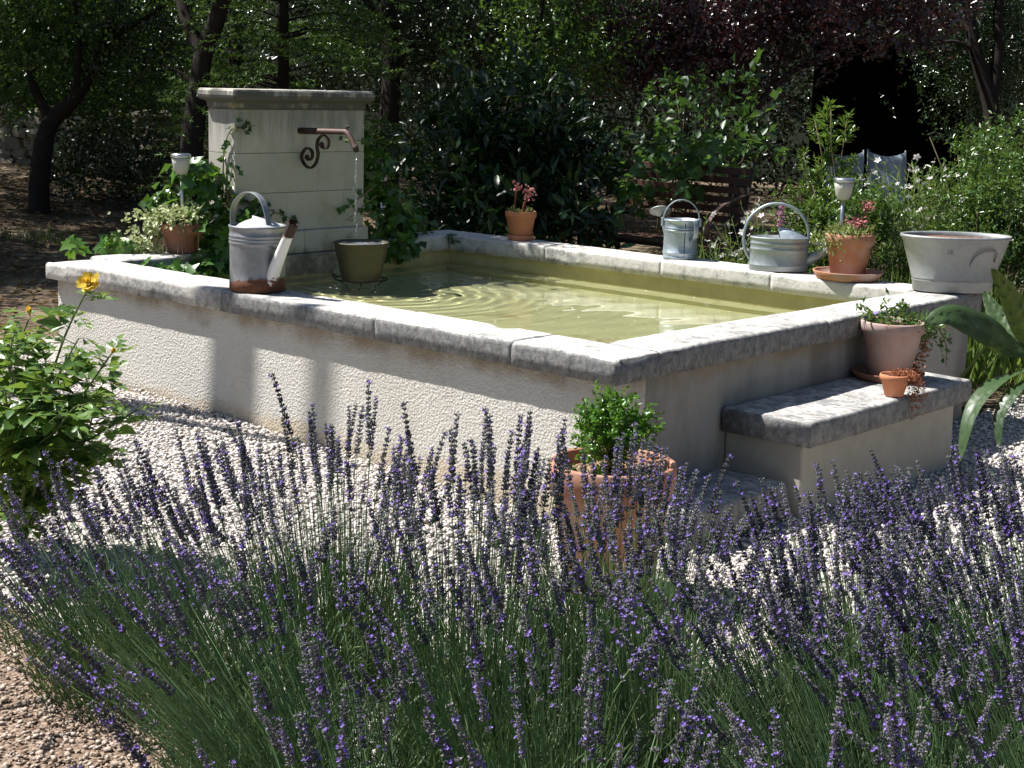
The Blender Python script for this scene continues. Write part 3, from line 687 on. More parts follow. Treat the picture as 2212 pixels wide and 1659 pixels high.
mb.build('stand_ring', M['dark_iron'], bk, True)
spl = MB()
for i in range(26):
    a = random.uniform(0, 2 * PI); r = random.uniform(.11, .26); q = random.uniform(.002, .006)
    spl.lathe([(q * .2, -.024), (q, -.024 + q), (q * .3, -.024 + 2 * q)], 6, c=(r * math.cos(a), r * math.sin(a)))
spl.build('splash_drops', M['drop'], bk, True)['kind'] = 'stuff'

# ---------------------------------------------------------------- watering cans
GC = 'zinc watering cans standing on the coping'
azR = math.atan2(RT0[1], RT0[0])
def band(z, r, d=.0035): return [(r, z - .007), (r + d, z - .003), (r + d, z + .003), (r, z + .007)]
def shell_lid(mb, r, sx, sy, z, h, side=1, n=16, m=8, cut=0.0):
    v = []; f = []
    for i in range(m + 1):
        for j in range(n + 1):
            a = -PI / 2 + PI * j / n; q = i / m
            x = side * (cut + (r - cut) * q * math.cos(a)) if math.cos(a) > 0 else side * cut
            x = side * max(cut, r * q * math.cos(a) + cut * (1 - q)); y = r * q * math.sin(a)
            hh = h * (1 - q * q) * (1 - .35 * math.sin(a) ** 2)
            v.append((x * sx, y * sy, z + hh))
    for i in range(m):
        for j in range(n): f.append((i * (n + 1) + j, (i + 1) * (n + 1) + j, (i + 1) * (n + 1) + j + 1, i * (n + 1) + j + 1))
    mb.add(v, f)
# 1: tall rusty can in front
c1 = thing('watering_can', 'tall galvanised watering can with rusty base and whitened rusty spout on front coping', 'watering can', (-2.225, .137, HC + .002), math.radians(-6), GC)
r = .128
prof = [(.01, 0), (r - .004, 0), (r + .003, .004), (r + .003, .042), (r, .047)] + [(r, .10), (r, .205)] + band(.222, r) + band(.238, r) + band(.254, r) + [(r, .285), (r + .005, .291), (r + .005, .300), (r - .002, .302), (r - .004, .29), (r - .005, .06), (.01, .05)]
MB().lathe(prof, 56).build('body', M['zinc_can'], c1, True)
mb = MB(); shell_lid(mb, r - .003, 1, 1, .296, .045, 1, cut=-.045); mb.build('half_lid', M['lid_white'], c1, True)
hp = curve_pts([(-.130, 0, .165), (-.158, 0, .215), (-.208, 0, .290), (-.198, 0, .375), (-.125, 0, .434), (-.035, 0, .446), (.035, 0, .420), (.075, 0, .365), (.098, 0, .298)], 48)
MB().ribbon(hp, (0, 1, 0), .030, .006).build('handle', M['zinc_can'], c1, False, bevel=.002)
ap = [(.104, 0, .045), (.15, 0, .125), (.206, 0, .21), (.256, 0, .285), (.288, 0, .33)]
MB().tube(ap, [.034, .029, .025, .0215, .021], 20, cap=False).build('spout', M['spout_white'], c1, True)
MB().tube([(.250, 0, .277), (.288, 0, .3305), (.292, 0, .336)], [.0245, .025, .0238], 20, cap=False).build('spout_collar', M['rust'], c1, True)
MB().tube([(.287, 0, .3275), (.21, 0, .215)], [.0195, .0195], 16).build('spout_inside', M['dark_iron'], c1, True)
MB().tube([(.12, 0, .205), (.185, 0, .205)], .006, 8).build('spout_strut', M['zinc_can'], c1, True)
# 2: small upright can on the back coping
c2 = thing('watering_can', 'small upright blue-grey watering can with round rose on back coping', 'watering can', (-1.835, 2.965, HC + .001), azR + PI - 1.0, GC)
r = .098
prof = [(.01, 0), (r, 0), (r + .003, .004), (r + .003, .012), (r, .016)] + band(.034, r, .004) + [(r, .09), (r, .155)] + band(.165, r, .003) + band(.178, r, .003) + [(r, .214), (r + .005, .219), (r + .005, .227), (r - .003, .228), (r - .004, .03), (.01, .02)]
MB().lathe(prof, 48).build('body', M['zinc_blue'], c2, True)
c1_, s1_ = math.cos(1.0), math.sin(1.0)
hp = [(.106 * math.cos(a) * c1_, .106 * math.cos(a) * s1_, .215 + .125 * math.sin(a)) for a in np.linspace(0, PI, 30)]
MB().ribbon(hp, (-s1_, c1_, 0), .018, .006).build('bail_handle', M['zinc_blue'], c2, False, bevel=.002)
mb = MB()
for s in (-1, 1): mb.box(s * .107 * c1_ - .009, s * .107 * c1_ + .009, s * .107 * s1_ - .009, s * .107 * s1_ + .009, .185, .235)
mb.build('handle_lug', M['zinc_blue'], c2, False, bevel=.004)
hp = curve_pts([(-.094, .0, .222), (-.124, .0, .225), (-.142, .0, .19), (-.134, .0, .135), (-.098, .0, .105)], 24)
MB().ribbon(hp, (0, 1, 0), .026, .005).build('grip', M['zinc_blue'], c2, False)
MB().tube([(-.090, .039, .21), (-.090, .041, .1), (-.0905, .040, .02)], .0022, 6).build('seam', M['dark_iron'], c2, True)
MB().tube([(.085, 0, .06), (.15, 0, .17), (.185, 0, .235)], [.024, .018, .013], 14).build('spout', M['zinc_blue'], c2, True)
rose = Matrix.Translation((.2, 0, .255)) @ Vector((.45, -.25, .85)).to_track_quat('Z', 'Y').to_matrix().to_4x4()
mb = MB().lathe([(.012, -.03), (.03, -.012), (.064, 0), (.064, .006), (.058, .010), (.001, .012)], 28); mb.v = [tuple(rose @ Vector(p)) for p in mb.v]
mb.build('rose', M['zinc_tub'], c2, True)
# 3: wide oval can
c3 = thing('watering_can', 'wide oval watering can with tall hoop handle on back coping', 'watering can', (-1.15, 2.94, HC + .001), azR - .12, GC)
r = .160; sy = .62
prof = [(.01, 0), (r * .985, 0), (r + .002, .006)] + band(.030, r, .004) + [(r, .08)] + band(.118, r * .995, .003) + band(.150, r * .995, .003) + [(r * .995, .172), (r + .004, .176), (r + .004, .185), (r - .004, .186), (r - .005, .03), (.01, .02)]
MB().lathe(prof, 56, 1, sy).build('body', M['zinc_grey'], c3, True)
mb = MB(); shell_lid(mb, r - .002, 1, sy, .182, .055, 1, cut=-.01); mb.build('half_lid', M['zinc_blue'], c3, True)
hp = curve_pts([(-.160, 0, .06), (-.190, 0, .12), (-.196, 0, .20), (-.165, 0, .29), (-.085, 0, .355), (.01, 0, .365), (.095, 0, .325), (.145, 0, .255), (.16, 0, .18)], 48)
MB().tube(hp, .0085, 10).build('hoop_handle', M['zinc_blue'], c3, True)
MB().tube([(.14, 0, .05), (.20, 0, .085), (.34, 0, .165)], [.034, .027, .016], 16).build('spout', M['zinc_grey'], c3, True)
MB().tube([(.155, 0, .155), (.315, 0, .155)], .005, 8).build('spout_strut', M['zinc_blue'], c3, True)

# ---------------------------------------------------------------- pots
GP = 'terracotta flower pots around the basin'; GS = 'terracotta saucers'
def pot(label, loc, R, rb, h, rimh, mat, soil_z=.8, soil=None, rz=0.0):
    t = thing('flower_pot', label, 'flower pot', loc, rz, GP)
    rn = rb + (R - rb) * (1 - rimh / h) * .97; wt = .07 * R + .004
    prof = [(.01, 0), (rb - .004, 0), (rb, .004), (rn, h - rimh), (R * .985, h - rimh + .003), (R, h - .006), (R - .004, h), (R - wt + .003, h), (R - wt, h - .006), (rn - wt, h - rimh), (rb - wt * .6, .02), (.01, .02)]
    MB().lathe(prof, 56).build('body', mat, t, True, bevel=0)
    zs = h * soil_z; rs = rb + (R - rb) * soil_z - wt * .9
    mb = MB(); v = [(0, 0, zs + .01)]; f = []
    for i in range(1, 7):
        for j in range(28):
            a = 2 * PI * j / 28; q = rs * i / 6; v.append((q * math.cos(a), q * math.sin(a), zs + random.uniform(-.005, .008) * R / .1 * .7))
    for j in range(28): f.append((0, 1 + j, 1 + (j + 1) % 28))
    for i in range(5):
        for j in range(28): a = 1 + i * 28; f.append((a + j, a + 28 + j, a + 28 + (j + 1) % 28, a + (j + 1) % 28))
    mb.add(v, f).build('soil', soil or M['soil'], t, False)
    return t
def saucer(label, loc, R, h, mat):
    t = thing('saucer', label, 'saucer', loc, 0, GS)
    MB().lathe([(.01, 0), (R * .86, 0), (R * .9, .004), (R, h - .003), (R * .995, h), (R * .95, h), (R * .94, h - .004), (R * .84, .010), (.01, .010)], 56).build('dish', mat, t, True)
    return t
big = pot('large orange terracotta pot of boxwood on gravel at the near corner', (.345, -.455, -.085), .214, .145, .45, .10, M['terra_big'], .90, M['soil_pale'])
saucer('thin round terracotta saucer under small pot at back left coping', (-3.05, 2.935, HC + .001), .085, .034, M['terra'])
pb = pot('small orange terracotta pot with red succulent stems on back coping', (-3.05, 2.935, HC + .012), .100, .068, .172, .042, M['terra'], .9)
saucer('wide orange terracotta saucer beside the zinc tub', (-.715, 2.94, HC + .001), .187, .042, M['terra_old'])
ps = pot('bloomed terracotta pot of pink sedum in the wide saucer', (-.725, 2.955, HC + .012), .132, .090, .228, .060, M['terra_old'], .93)
saucer('dark terracotta saucer under the tall pot on the step', (.115, 1.875, .321), .165, .035, M['terra_dark'])
pst = pot('chalky purple-grey terracotta pot with trailing plant on the stone step', (.125, 1.87, .332), .143, .092, .255, .052, M['terra_bloom'], .9)
tiny = pot('tiny orange terracotta pot of dried red sprigs on step edge', (.335, 1.52, .322), .066, .040, .095, .026, M['terra'], .9, M['soil_red'])
iv = pot('dark terracotta pot of variegated ivy on left end coping', (-3.66, .78, HC + .002), .130, .078, .165, .05, M['terra_dark'], .95)

# zinc tub
tub = thing('zinc_tub', 'oval grey zinc tub of dry red soil on the back right corner', 'tub', (-.115, 2.94, HC + .003), azR + .06); tub.scale = (1, 1, .92)
prof = [(.01, 0), (.70, 0), (.71, .005), (.725, .05), (.735, .054), (.74, .06), (.73, .064), (.955, .285), (.985, .29), (1.0, .300), (.985, .310), (.955, .305), (.935, .29), (.70, .03), (.01, .03)]
MB().lathe([(q * .285, z) for q, z in prof], 64, 1, .64).build('body', M['zinc_tub'], tub, True)
v = [(0, 0, .284)]; f = []
for i in range(1, 9):
    for j in range(40):
        a = 2 * PI * j / 40; q = .262 * i / 8; v.append((q * math.cos(a), q * .64 * math.sin(a), .284 + random.uniform(-.004, .006)))
for j in range(40): f.append((0, 1 + j, 1 + (j + 1) % 40))
for i in range(7):
    for j in range(40): a = 1 + i * 40; f.append((a + j, a + 40 + j, a + 40 + (j + 1) % 40, a + (j + 1) % 40))
MB().add(v, f).build('soil', M['soil_red'], tub)
def tub_pt(a, z, off=.0):
    q = .285 * (.735 + (.955 - .735) * (z - .06) / .225); return Vector((q * math.cos(a) + off * math.cos(a), (q + off) * .64 * math.sin(a) , z))
ha = math.radians(-58)
hp = curve_pts([tub_pt(ha - .42, .155, .004), tub_pt(ha - .36, .205, .012), tub_pt(ha - .22, .232, .018), tub_pt(ha + .02, .236, .018), tub_pt(ha + .16, .22, .014), tub_pt(ha + .2, .175, .004)], 30)
MB().tube(hp, .0042, 8).build('handle', M['zinc_tub'], tub, True)
cu = bpy.data.curves.new('size_number', 'FONT'); cu.body = '50'; cu.size = .034; cu.extrude = .0012
tmp = bpy.data.objects.new('size_number', cu); COL.objects.link(tmp); bpy.context.view_layer.update()
tme = bpy.data.meshes.new_from_object(tmp.evaluated_get(bpy.context.evaluated_depsgraph_get())); bpy.data.objects.remove(tmp)
tme.materials.clear(); tme.materials.append(M['zinc_tub']); to = bpy.data.objects.new('size_number', tme); link(to, tub)
ta = math.radians(-112); p = tub_pt(ta, .215, .001); slope = math.atan2(.285 * .22 * .64, .225)
nn = Vector((math.cos(ta) / 1, math.sin(ta) / .64, -.25)).normalized(); yy = Vector((0, 0, 1)); yy = (yy - nn * yy.dot(nn)).normalized(); xx = yy.cross(nn)
to.matrix_basis = Matrix(((xx[0], yy[0], nn[0], p[0]), (xx[1], yy[1], nn[1], p[1]), (xx[2], yy[2], nn[2], p[2]), (0, 0, 0, 1)))

# solar lamps
GL = 'solar garden lamps on stakes'
def solar(label, loc, hpost, s=1.0, tilt=0.0):
    t = thing('solar_lamp', label, 'solar lamp', loc, 0, GL); t.rotation_euler = (0, tilt, 0)
    MB().tube([(0, 0, 0), (0, 0, hpost)], .010 * s, 12).build('stake', M['lamp_metal'], t, True)
    MB().lathe([(.012 * s, hpost), (.030 * s, hpost + .004), (.041 * s, hpost + .025 * s), (.048 * s, hpost + .06 * s), (.052 * s, hpost + .095 * s), (.01, hpost + .094 * s)], 32).build('shade', M['lamp_shade'], t, True)
    MB().lathe([(.01, hpost + .094 * s), (.054 * s, hpost + .095 * s), (.057 * s, hpost + .100 * s), (.056 * s, hpost + .112 * s), (.048 * s, hpost + .118 * s), (.01, hpost + .119 * s)], 32).build('cap', M['lamp_metal'], t, True)
    MB().box(-.026 * s, .026 * s, -.026 * s, .026 * s, hpost + .1175 * s, hpost + .121 * s).build('solar_cell', M['lamp_dark'], t)
    return t
solar('steel solar lamp standing in the pink sedum pot', (-.78, 2.95, HC + .19), .225, 1.0)
solar('steel solar lamp rising from the variegated ivy pot', (-3.665, .785, HC + .15), .28, .98, -.03)
p = at(826, 372, 10.4); solar('solar lamp half hidden behind the fountain pillar', (p[0], p[1], -.02), p[2] - .04, 1.0)

# ---------------------------------------------------------------- bench behind the basin
bn = thing('garden_bench', 'brown slatted garden bench with scrolled iron arms behind the basin', 'bench', (-3.8, 5.43, 0))
bo = Vector(bn.location)
for i in range(8):
    y = 5.19 + .066 * i
    MB().box(-4.42 - bo.x, -3.17 - bo.x, y - bo.y, y + .05 - bo.y, .405, .420).build('seat_slat', M['slat'], bn, bevel=.003)
for i in range(6):
    z = .56 + .075 * i; y = 5.72 + .012 * i
    MB().box(-4.40 - bo.x, -3.19 - bo.x, y - bo.y, y + .016 - bo.y, z, z + .052).build('back_slat', M['slat'], bn, bevel=.003)
for x in (-4.40, -3.19):
    MB().tube([(x - bo.x, 5.20 - bo.y, .404), (x - bo.x, 5.19 - bo.y, 0)], .014, 8).build('front_leg', M['iron'], bn, True)
    MB().tube([(x - bo.x, 5.69 - bo.y, 0), (x - bo.x, 5.70 - bo.y, .42), (x - bo.x, 5.81 - bo.y, 1.04)], .014, 8).build('rear_leg', M['iron'], bn, True)
    ap = [(5.78, .80), (5.60, .76), (5.42, .72), (5.30, .66), (5.235, .57), (5.24, .47), (5.29, .425), (5.36, .43), (5.39, .47)]
    MB().ribbon(curve_pts([(x - bo.x, a - bo.y, b) for a, b in ap], 40), (1, 0, 0), .035, .010).build('arm', M['rust_pipe'], bn, False)
MB().box(-4.40 - bo.x, -3.19 - bo.x, 5.195 - bo.y, 5.225 - bo.y, .382, .404).build('front_rail', M['iron'], bn)

# ---------------------------------------------------------------- chairs, shelter, house
def chair(label, c, rz):
    t = thing('garden_chair', label, 'chair', (c[0], c[1], 0), rz, 'blue-grey fabric garden chairs')
    v = []; f = []
    for i in range(9):
        for j in range(9):
            x = -.22 + .44 * i / 8; z = .40 + .52 * j / 8; q = abs(x) / .22
            top = .05 * q * q if j == 8 else 0
            v.append((x * (1 - .06 * (1 - j / 8)), .10 * (1 - q * q) * -.4 + .18 * (j / 8), z + .06 * (q * q - .5) * (j / 8)))
    for i in range(8):
        for j in range(8): f.append((i * 9 + j, (i + 1) * 9 + j, (i + 1) * 9 + j + 1, i * 9 + j + 1))
    o = MB().add(v, f).build('backrest', M['fabric'], t, True); md = o.modifiers.new('solid', 'SOLIDIFY'); md.thickness = .02
    MB().box(-.22, .22, -.45, .0, .39, .42).build('seat', M['fabric'], t, bevel=.01)
    for x in (-.21, .21):
        MB().tube([(x, .02, .39), (x, .19, .96)], .012, 8).build('back_post', M['lamp_metal'], t, True)
        for y in (-.42, .02): MB().tube([(x, y, .39), (x, y * 1.05, 0)], .012, 8).build('leg', M['lamp_metal'], t, True)
    return t
P1, P2 = at(1822, 372, 17.0), at(1920, 374, 17.2)
chair('blue-grey fabric chair half behind the narrow-leaved shrub', P1, .55)
chair('blue-grey fabric chair behind the white gaura flowers', P2, .70)
sh = thing('garden_shelter', 'dark open-fronted timber garden shelter deep in shade', 'shelter', (-6.55, 14.2, 0), .487)
MB().box(-.95, .95, .65, .72, 0, 2.16).build('back_panel', M['timber_dark'], sh)
for s in (-1, 1):
    MB().box(s * .92 - .03, s * .92 + .03, -.65, .65, 0, 2.16).build('side_panel', M['timber_dark'], sh)
    MB().box(s * .90 - .05, s * .90 + .05, -.76, -.66, 0, 2.16).build('post', M['timber_dark'], sh)
MB().box(-1.02, 1.02, -.85, .85, 2.161, 2.22).build('roof', M['timber_dark'], sh)
tb = thing('garden_table', 'dark garden table standing in front of the shelter', 'table', tuple(np.array(at(1930, 420, 18.2)) * np.array([1, 1, 0])), .7)
MB().box(-.55, .55, -.35, .35, .70, .73).build('tabletop', M['timber_dark'], tb)
for sx_ in (-.48, .48):
    for sy_ in (-.28, .28): MB().box(sx_ - .02, sx_ + .02, sy_ - .02, sy_ + .02, 0, .70).build('leg', M['timber_dark'], tb)

# ================================================================ vegetation
def stem_obj(name, polys, mat, parent, origin, seg=6):
    mb = MB(); o3 = Vector(origin)
    for pts, rad in polys: mb.tube([Vector(p) - o3 for p in pts], rad, seg)
    return mb.build(name, mat, parent, True)
def wob(a, b, n=8, amp=.05):
    a = Vector(a); b = Vector(b); L = (b - a).length
    return [a.lerp(b, i / n) + (Vector((random.gauss(0, 1), random.gauss(0, 1), random.gauss(0, .4))) * amp * L * math.sin(PI * i / n) if 0 < i < n else Vector()) for i in range(n + 1)]
def taper(r0, r1, n): return [r0 + (r1 - r0) * i / (n - 1) for i in range(n)]

GT = 'trees around the basin clearing'
def tree(name, label, base, trunk, limbs, blobs, mat, L, W, leafn=14, twigL=.35, bark='bark', group=GT, flat=.6, shell=.45):
    t = thing(name, label, 'tree', (base[0], base[1], -.05), 0, group); o = t.location
    pts = curve_pts(trunk[0], 24); stem_obj('trunk', [(pts, taper(trunk[1], trunk[2], len(pts)))], M[bark], t, o, 12)
    if limbs:
        pl = []
        for P, r0, r1 in limbs:
            q = curve_pts(P, 16); pl.append((q, taper(r0, r1, len(q))))
        stem_obj('limbs', pl, M[bark], t, o, 8)
    if blobs:
        P, D, N = twigs(blobs, leafn, twigL, flat=flat, shell=shell)
        leaves('crown', loc_arr(t, P), D, N, L * rng.uniform(.7, 1.2, len(P)), W * rng.uniform(.8, 1.15, len(P)), mat, t)
    return t

# --- left trees
A0 = at(88, 490, 15.8); A0[2] = -.05
Af = at(112, 262, 15.8)
tree('oak_tree', 'dark leaning oak with forked trunk standing leftmost in the picture', A0,
     ([A0, at(84, 400, 15.8), at(95, 310, 15.8), Af, at(165, 205, 15.7), at(225, 90, 15.6), at(262, -30, 15.5), at(300, -300, 15.3)], .115, .05),
     [([Af, at(70, 180, 15.9), at(60, 80, 16), at(20, -60, 16.1)], .06, .02), ([at(165, 205, 15.7), at(170, 110, 15.4), at(160, -20, 15.2)], .045, .02), ([at(225, 90, 15.6), at(330, 30, 15.5), at(390, -20, 15.3)], .035, .012)],
     [(at(60, 60, 16), (1.3, 1.2, .8), 520), (at(250, 60, 16.2), (1.2, 1.2, .8), 520), (at(40, 180, 16.6), (1.0, 1.0, .55), 260), (at(230, 190, 17), (1.0, 1.0, .5), 260),
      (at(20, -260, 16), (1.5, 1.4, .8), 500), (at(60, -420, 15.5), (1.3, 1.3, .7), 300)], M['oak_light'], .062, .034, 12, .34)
B0 = at(412, 420, 13.5); B0[2] = -.05; Bf = at(440, 118, 13.5)
tree('oak_tree', 'dark straight oak trunk forking just left of the fountain pillar', B0,
     ([B0, at(412, 350, 13.5), at(425, 220, 13.5), Bf, at(480, 0, 13.4), at(520, -260, 13.3), at(560, -600, 13.2)], .115, .05),
     [([Bf, at(405, 50, 13.6), at(380, -40, 13.7), at(320, -260, 13.8)], .07, .03), ([at(425, 200, 13.5), at(395, 160, 13.6), at(350, 140, 13.7)], .02, .006)],
     [(at(350, 60, 15.5), (.9, .9, .6), 260), (at(330, -420, 13), (1.1, 1.1, .6), 380), ((-6.1, 3.3, 3.6), (1.2, .9, .5), 800), ((-5.2, 1.85, 3.35), (.75, .6, .3), 1000)], M['oak'], .058, .03, 12, .34)  # last two leaf clumps added out of view to shade laurel and ivy
# canopy further left and behind, giving the shade of the wood floor
for i, (x, y, h, rr_) in enumerate(((-9.7, .9, 4.6, 2.0), (-11.5, 1.6, 5.2, 2.4), (-14.5, 3.5, 5.5, 2.6), (-17.8, 5.4, 5.2, 2.8), (-12.6, 8.2, 5.6, 2.3), (-9.5, 9.5, 5.2, 2.3))):
    lab = ['oak with a spreading crown beyond the left edge', 'oak shading the wood floor behind the left tree', 'oak standing before the dry stone wall', 'farthest oak left behind the dry stone wall', 'oak standing behind the spruce', 'oak behind the laurel bush'][i]
    tree('oak_tree', lab, (x, y), ([(x, y, -.05), (x + .1, y, h * .35), (x - .1, y + .1, h * .7), (x, y, h)], .12, .05), [], [((x, y, h), (rr_, rr_, 1.2), 2300)], M['oak'], .075, .042, 11, .42)

# --- spruce behind the fountain
S0 = at(612, 300, 14.3); S0[2] = -.05
spr = thing('spruce_tree', 'young spruce with drooping needle sprays behind the fountain pillar', 'tree', S0, 0, GT)
stem_obj('trunk', [([S0, S0 + np.array([0, 0, 5.2])], [.07, .02])], M['bark'], spr, spr.location, 8)
Ps, Ds, Ns, brs = [], [], [], []
for i in range(150):
    z = rng.uniform(.15, 5.0); a = rng.uniform(0, 2 * PI); ln = (1.55 * (1 - z / 5.6) + .12) * rng.uniform(.75, 1.08)
    d = np.array([math.cos(a), math.sin(a), 0]); o = np.array([S0[0], S0[1], z])
    tt = np.linspace(0, 1, 9); B = o + d * (ln * tt)[:, None] + np.array([0, 0, 1]) * (.18 * ln * (np.sin(tt * 2.6) - .9 * tt))[:, None]
    brs.append((B.tolist(), taper(.010, .003, 9)))
    side = np.array([-d[1], d[0], 0])
    for k in range(2, 9):
        for s in (-1, 1):
            sl_ = (.30 * (1 - .75 * k / 9) + .07) * rng.uniform(.7, 1.2) * min(1, ln)
            sd = nrm(d * .75 + side * s * .8 + np.array([0, 0, rng.uniform(-.25, .2)]))
            m_ = int(sl_ / .0085) + 4; q = rng.random(m_)
            P = B[k] + sd * (sl_ * q)[:, None]
            D = nrm(sd * .75 + rng.normal(size=(m_, 3)) * .55)
            Ps.append(P); Ds.append(D); Ns.append(nrm(rng.normal(size=(m_, 3)) + np.array([0, 0, .8])))
stem_obj('branches', brs, M['bark'], spr, spr.location, 5)
P, D, N = np.concatenate(Ps), np.concatenate(Ds), np.concatenate(Ns)
leaves('crown', loc_arr(spr, P), D, N, rng.uniform(.035, .055, len(P)), .010, M['spruce'], spr)

# --- trees behind the basin
O0 = at(838, 400, 17); O0[2] = -.05
tree('oak_tree', 'dark holm oak with upright trunk right of the fountain pillar', O0,
     ([O0, at(838, 300, 17), at(845, 180, 17), at(840, 40, 17), at(830, -200, 17)], .13, .07), [([at(845, 180, 17), at(900, 80, 17), at(960, 0, 17)], .05, .02), ([at(840, 60, 17), at(790, 0, 17), at(760, -80, 17)], .05, .02)],
     [(at(820, 60, 17.5), (1.0, 1.0, .55), 260), (at(960, 80, 17.5), (1.0, 1.0, .6), 420), (at(1080, 60, 17), (.9, .9, .6), 420), (at(860, 200, 18.5), (1.0, 1.0, .5), 120), (at(900, -300, 17), (2.6, 2.2, 1.1), 1500)], M['oak'], .058, .028, 13, .34)
T0 = at(1128, 420, 14.2); T0[2] = -.05
tree('young_oak', 'young oak with thin leaning stem above the laurel bush', T0,
     ([T0, at(1126, 260, 14.2), at(1134, 150, 14.2), at(1168, 30, 14.2), at(1185, -120, 14.2)], .035, .018), [([at(1132, 170, 14.2), at(1070, 140, 14.0), at(1000, 120, 13.9)], .012, .004), ([at(1150, 90, 14.2), at(1230, 60, 14.2), at(1280, 70, 14.2)], .012, .004)],
     [(at(1030, 140, 13.9), (.28, .28, .16), 26), (at(1100, 175, 13.8), (.28, .3, .14), 26), (at(1170, 120, 14.6), (.7, .6, .5), 210), (at(1240, 80, 14.8), (.6, .6, .5), 170), (at(1180, -120, 14.2), (1.1, 1.1, .5), 260), ((-5.4, 4.9, 3.5), (1.3, .8, .5), 700), ((-6.6, 7.2, 3.8), (1.2, 1.0, .6), 420)], M['oak_light'], .060, .036, 11, .30)  # includes an unseen leaf clump added to shade the bench
L0 = at(1600, 395, 16.0); L0[2] = -.05; Lf = at(1612, 262, 16)
tree('plum_tree', 'purple-leaved plum tree with low spreading branches above the bench', L0,
     ([L0, at(1596, 330, 16), Lf, at(1590, 150, 16), at(1560, 20, 16), at(1530, -150, 16)], .105, .04),
     [([Lf, at(1560, 180, 15.8), at(1500, 60, 15.6), at(1470, -40, 15.5)], .05, .02), ([Lf, at(1660, 200, 15.9), at(1720, 150, 15.8), at(1850, 85, 15.5), at(1960, 40, 15.3)], .045, .012),
      ([at(1660, 200, 15.9), at(1690, 110, 15.7), at(1730, 20, 15.6), at(1740, -60, 15.5)], .03, .012), ([at(1720, 150, 15.8), at(1800, 130, 15.5), at(1900, 105, 15.3)], .015, .005), ([at(1690, 150, 15.8), at(1760, 70, 15.6), at(1830, 10, 15.5)], .018, .006),
      ([at(1560, 180, 15.8), at(1440, 110, 15.4), at(1350, 90, 15.2)], .025, .008), ([at(1500, 60, 15.6), at(1400, 30, 15.3), at(1300, 30, 15.2)], .02, .008)],
     [(at(1320, 60, 15.4), (.75, .7, .45), 260), (at(1430, 100, 15.4), (.75, .75, .42), 300), (at(1550, 60, 15.6), (.85, .8, .45), 300), (at(1700, 60, 15.6), (.9, .8, .42), 300), (at(1850, 40, 15.5), (.9, .8, .38), 280), (at(1980, 20, 15.5), (.6, .6, .3), 120),
      (at(1480, 175, 15.6), (.6, .5, .25), 60), (at(1350, 150, 15.5), (.5, .5, .25), 50), (at(1700, 180, 15.7), (.7, .6, .25), 36), (at(1620, -200, 15.6), (2.4, 2.0, .9), 1500)], M['plum'], .068, .036, 11, .30, 'bark_grey')
R0 = at(2146, 420, 17); R0[2] = -.05; Rf = at(2140, 230, 17)
tree('oak_tree', 'dark forked oak right of the shelter at the top right', R0,
     ([R0, at(2150, 330, 17), Rf, at(2110, 120, 17), at(2088, 0, 17), at(2060, -200, 17)], .11, .05), [([Rf, at(2155, 120, 17), at(2158, 0, 17), at(2170, -150, 17)], .08, .04), ([at(2108, 110, 17), at(2060, 90, 16.9), at(2000, 100, 16.8)], .03, .01)],
     [(at(2180, 120, 17.8), (1.0, .9, .7), 460), (at(2100, 40, 17.6), (.9, .9, .45), 300), (at(2080, 200, 18.4), (.7, .7, .6), 240), (at(2120, -250, 17), (2.4, 2.2, 1.1), 1300)], M['oak'], .055, .027, 13, .32)

# --- far wood closing the view
def wood(name, label, x0, x1, k0, k1, h, n, L, mat):
    u = rng.random(n); k = k0 + (k1 - k0) * rng.random(n); px = x0 + (x1 - x0) * u
    C = np.stack([at(a, 300, b) for a, b in zip(px, k)]); 
    bulge = np.array([1.0 + .35 * mn.noise(Vector((a * .006, b * .3, 2))) for a, b in zip(px, k)])
    C[:, 2] = rng.random(n) ** .8 * h * bulge
    m_ = 12; d = nrm(rng.normal(size=(n, 3)) + np.array([0, 0, .2]))
    tt = rng.random((n, m_)) * .42
    P = C[:, None] + d[:, None] * tt[:, :, None] + rng.normal(size=(n, m_, 3)) * .05
    D = nrm(d[:, None] * .5 + rng.normal(size=(n, m_, 3)) * .8); N = nrm(rng.normal(size=(n, m_, 3)) * .7 + np.array([0, 0, .5]))
    P = P.reshape(-1, 3)
    o = leaves(name, P, D.reshape(-1, 3), N.reshape(-1, 3), L * rng.uniform(.7, 1.25, len(P)), L * .52, mat, None, kind='stuff')
    tag(o, label, 'undergrowth')
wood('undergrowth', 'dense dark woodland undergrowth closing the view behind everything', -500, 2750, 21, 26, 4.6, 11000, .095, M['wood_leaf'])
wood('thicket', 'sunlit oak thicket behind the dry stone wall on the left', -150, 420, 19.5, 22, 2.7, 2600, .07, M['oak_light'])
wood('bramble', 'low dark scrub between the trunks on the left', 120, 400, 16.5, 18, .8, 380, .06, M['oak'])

# --- dry stone wall on the left
dw = thing('dry_stone_wall', 'low shaded dry stone wall among the trees on the left', 'wall', (-13.6, 6.8, 0))
a_, b_ = np.array(at(30, 400, 19.5)), np.array(at(342, 400, 18.6)); a_[2] = b_[2] = .36
ud = nrm(b_ - a_); LW = np.linalg.norm(b_ - a_); vd = np.array([-ud[1], ud[0], 0])
def rock_mesh(i):
    bm = bmesh.new(); bmesh.ops.create_cube(bm, size=1.0); bmesh.ops.subdivide_edges(bm, edges=bm.edges, cuts=1, use_grid_fill=True)
    for v_ in bm.verts:
        p = v_.co.normalized() * .62; v_.co = v_.co.lerp(p, .45) + Vector((random.gauss(0, .05), random.gauss(0, .05), random.gauss(0, .05)))
    me = bpy.data.meshes.new('stone'); bm.to_mesh(me); bm.free(); me.materials.append(M['rock']); return me
RK = [rock_mesh(i) for i in range(6)]
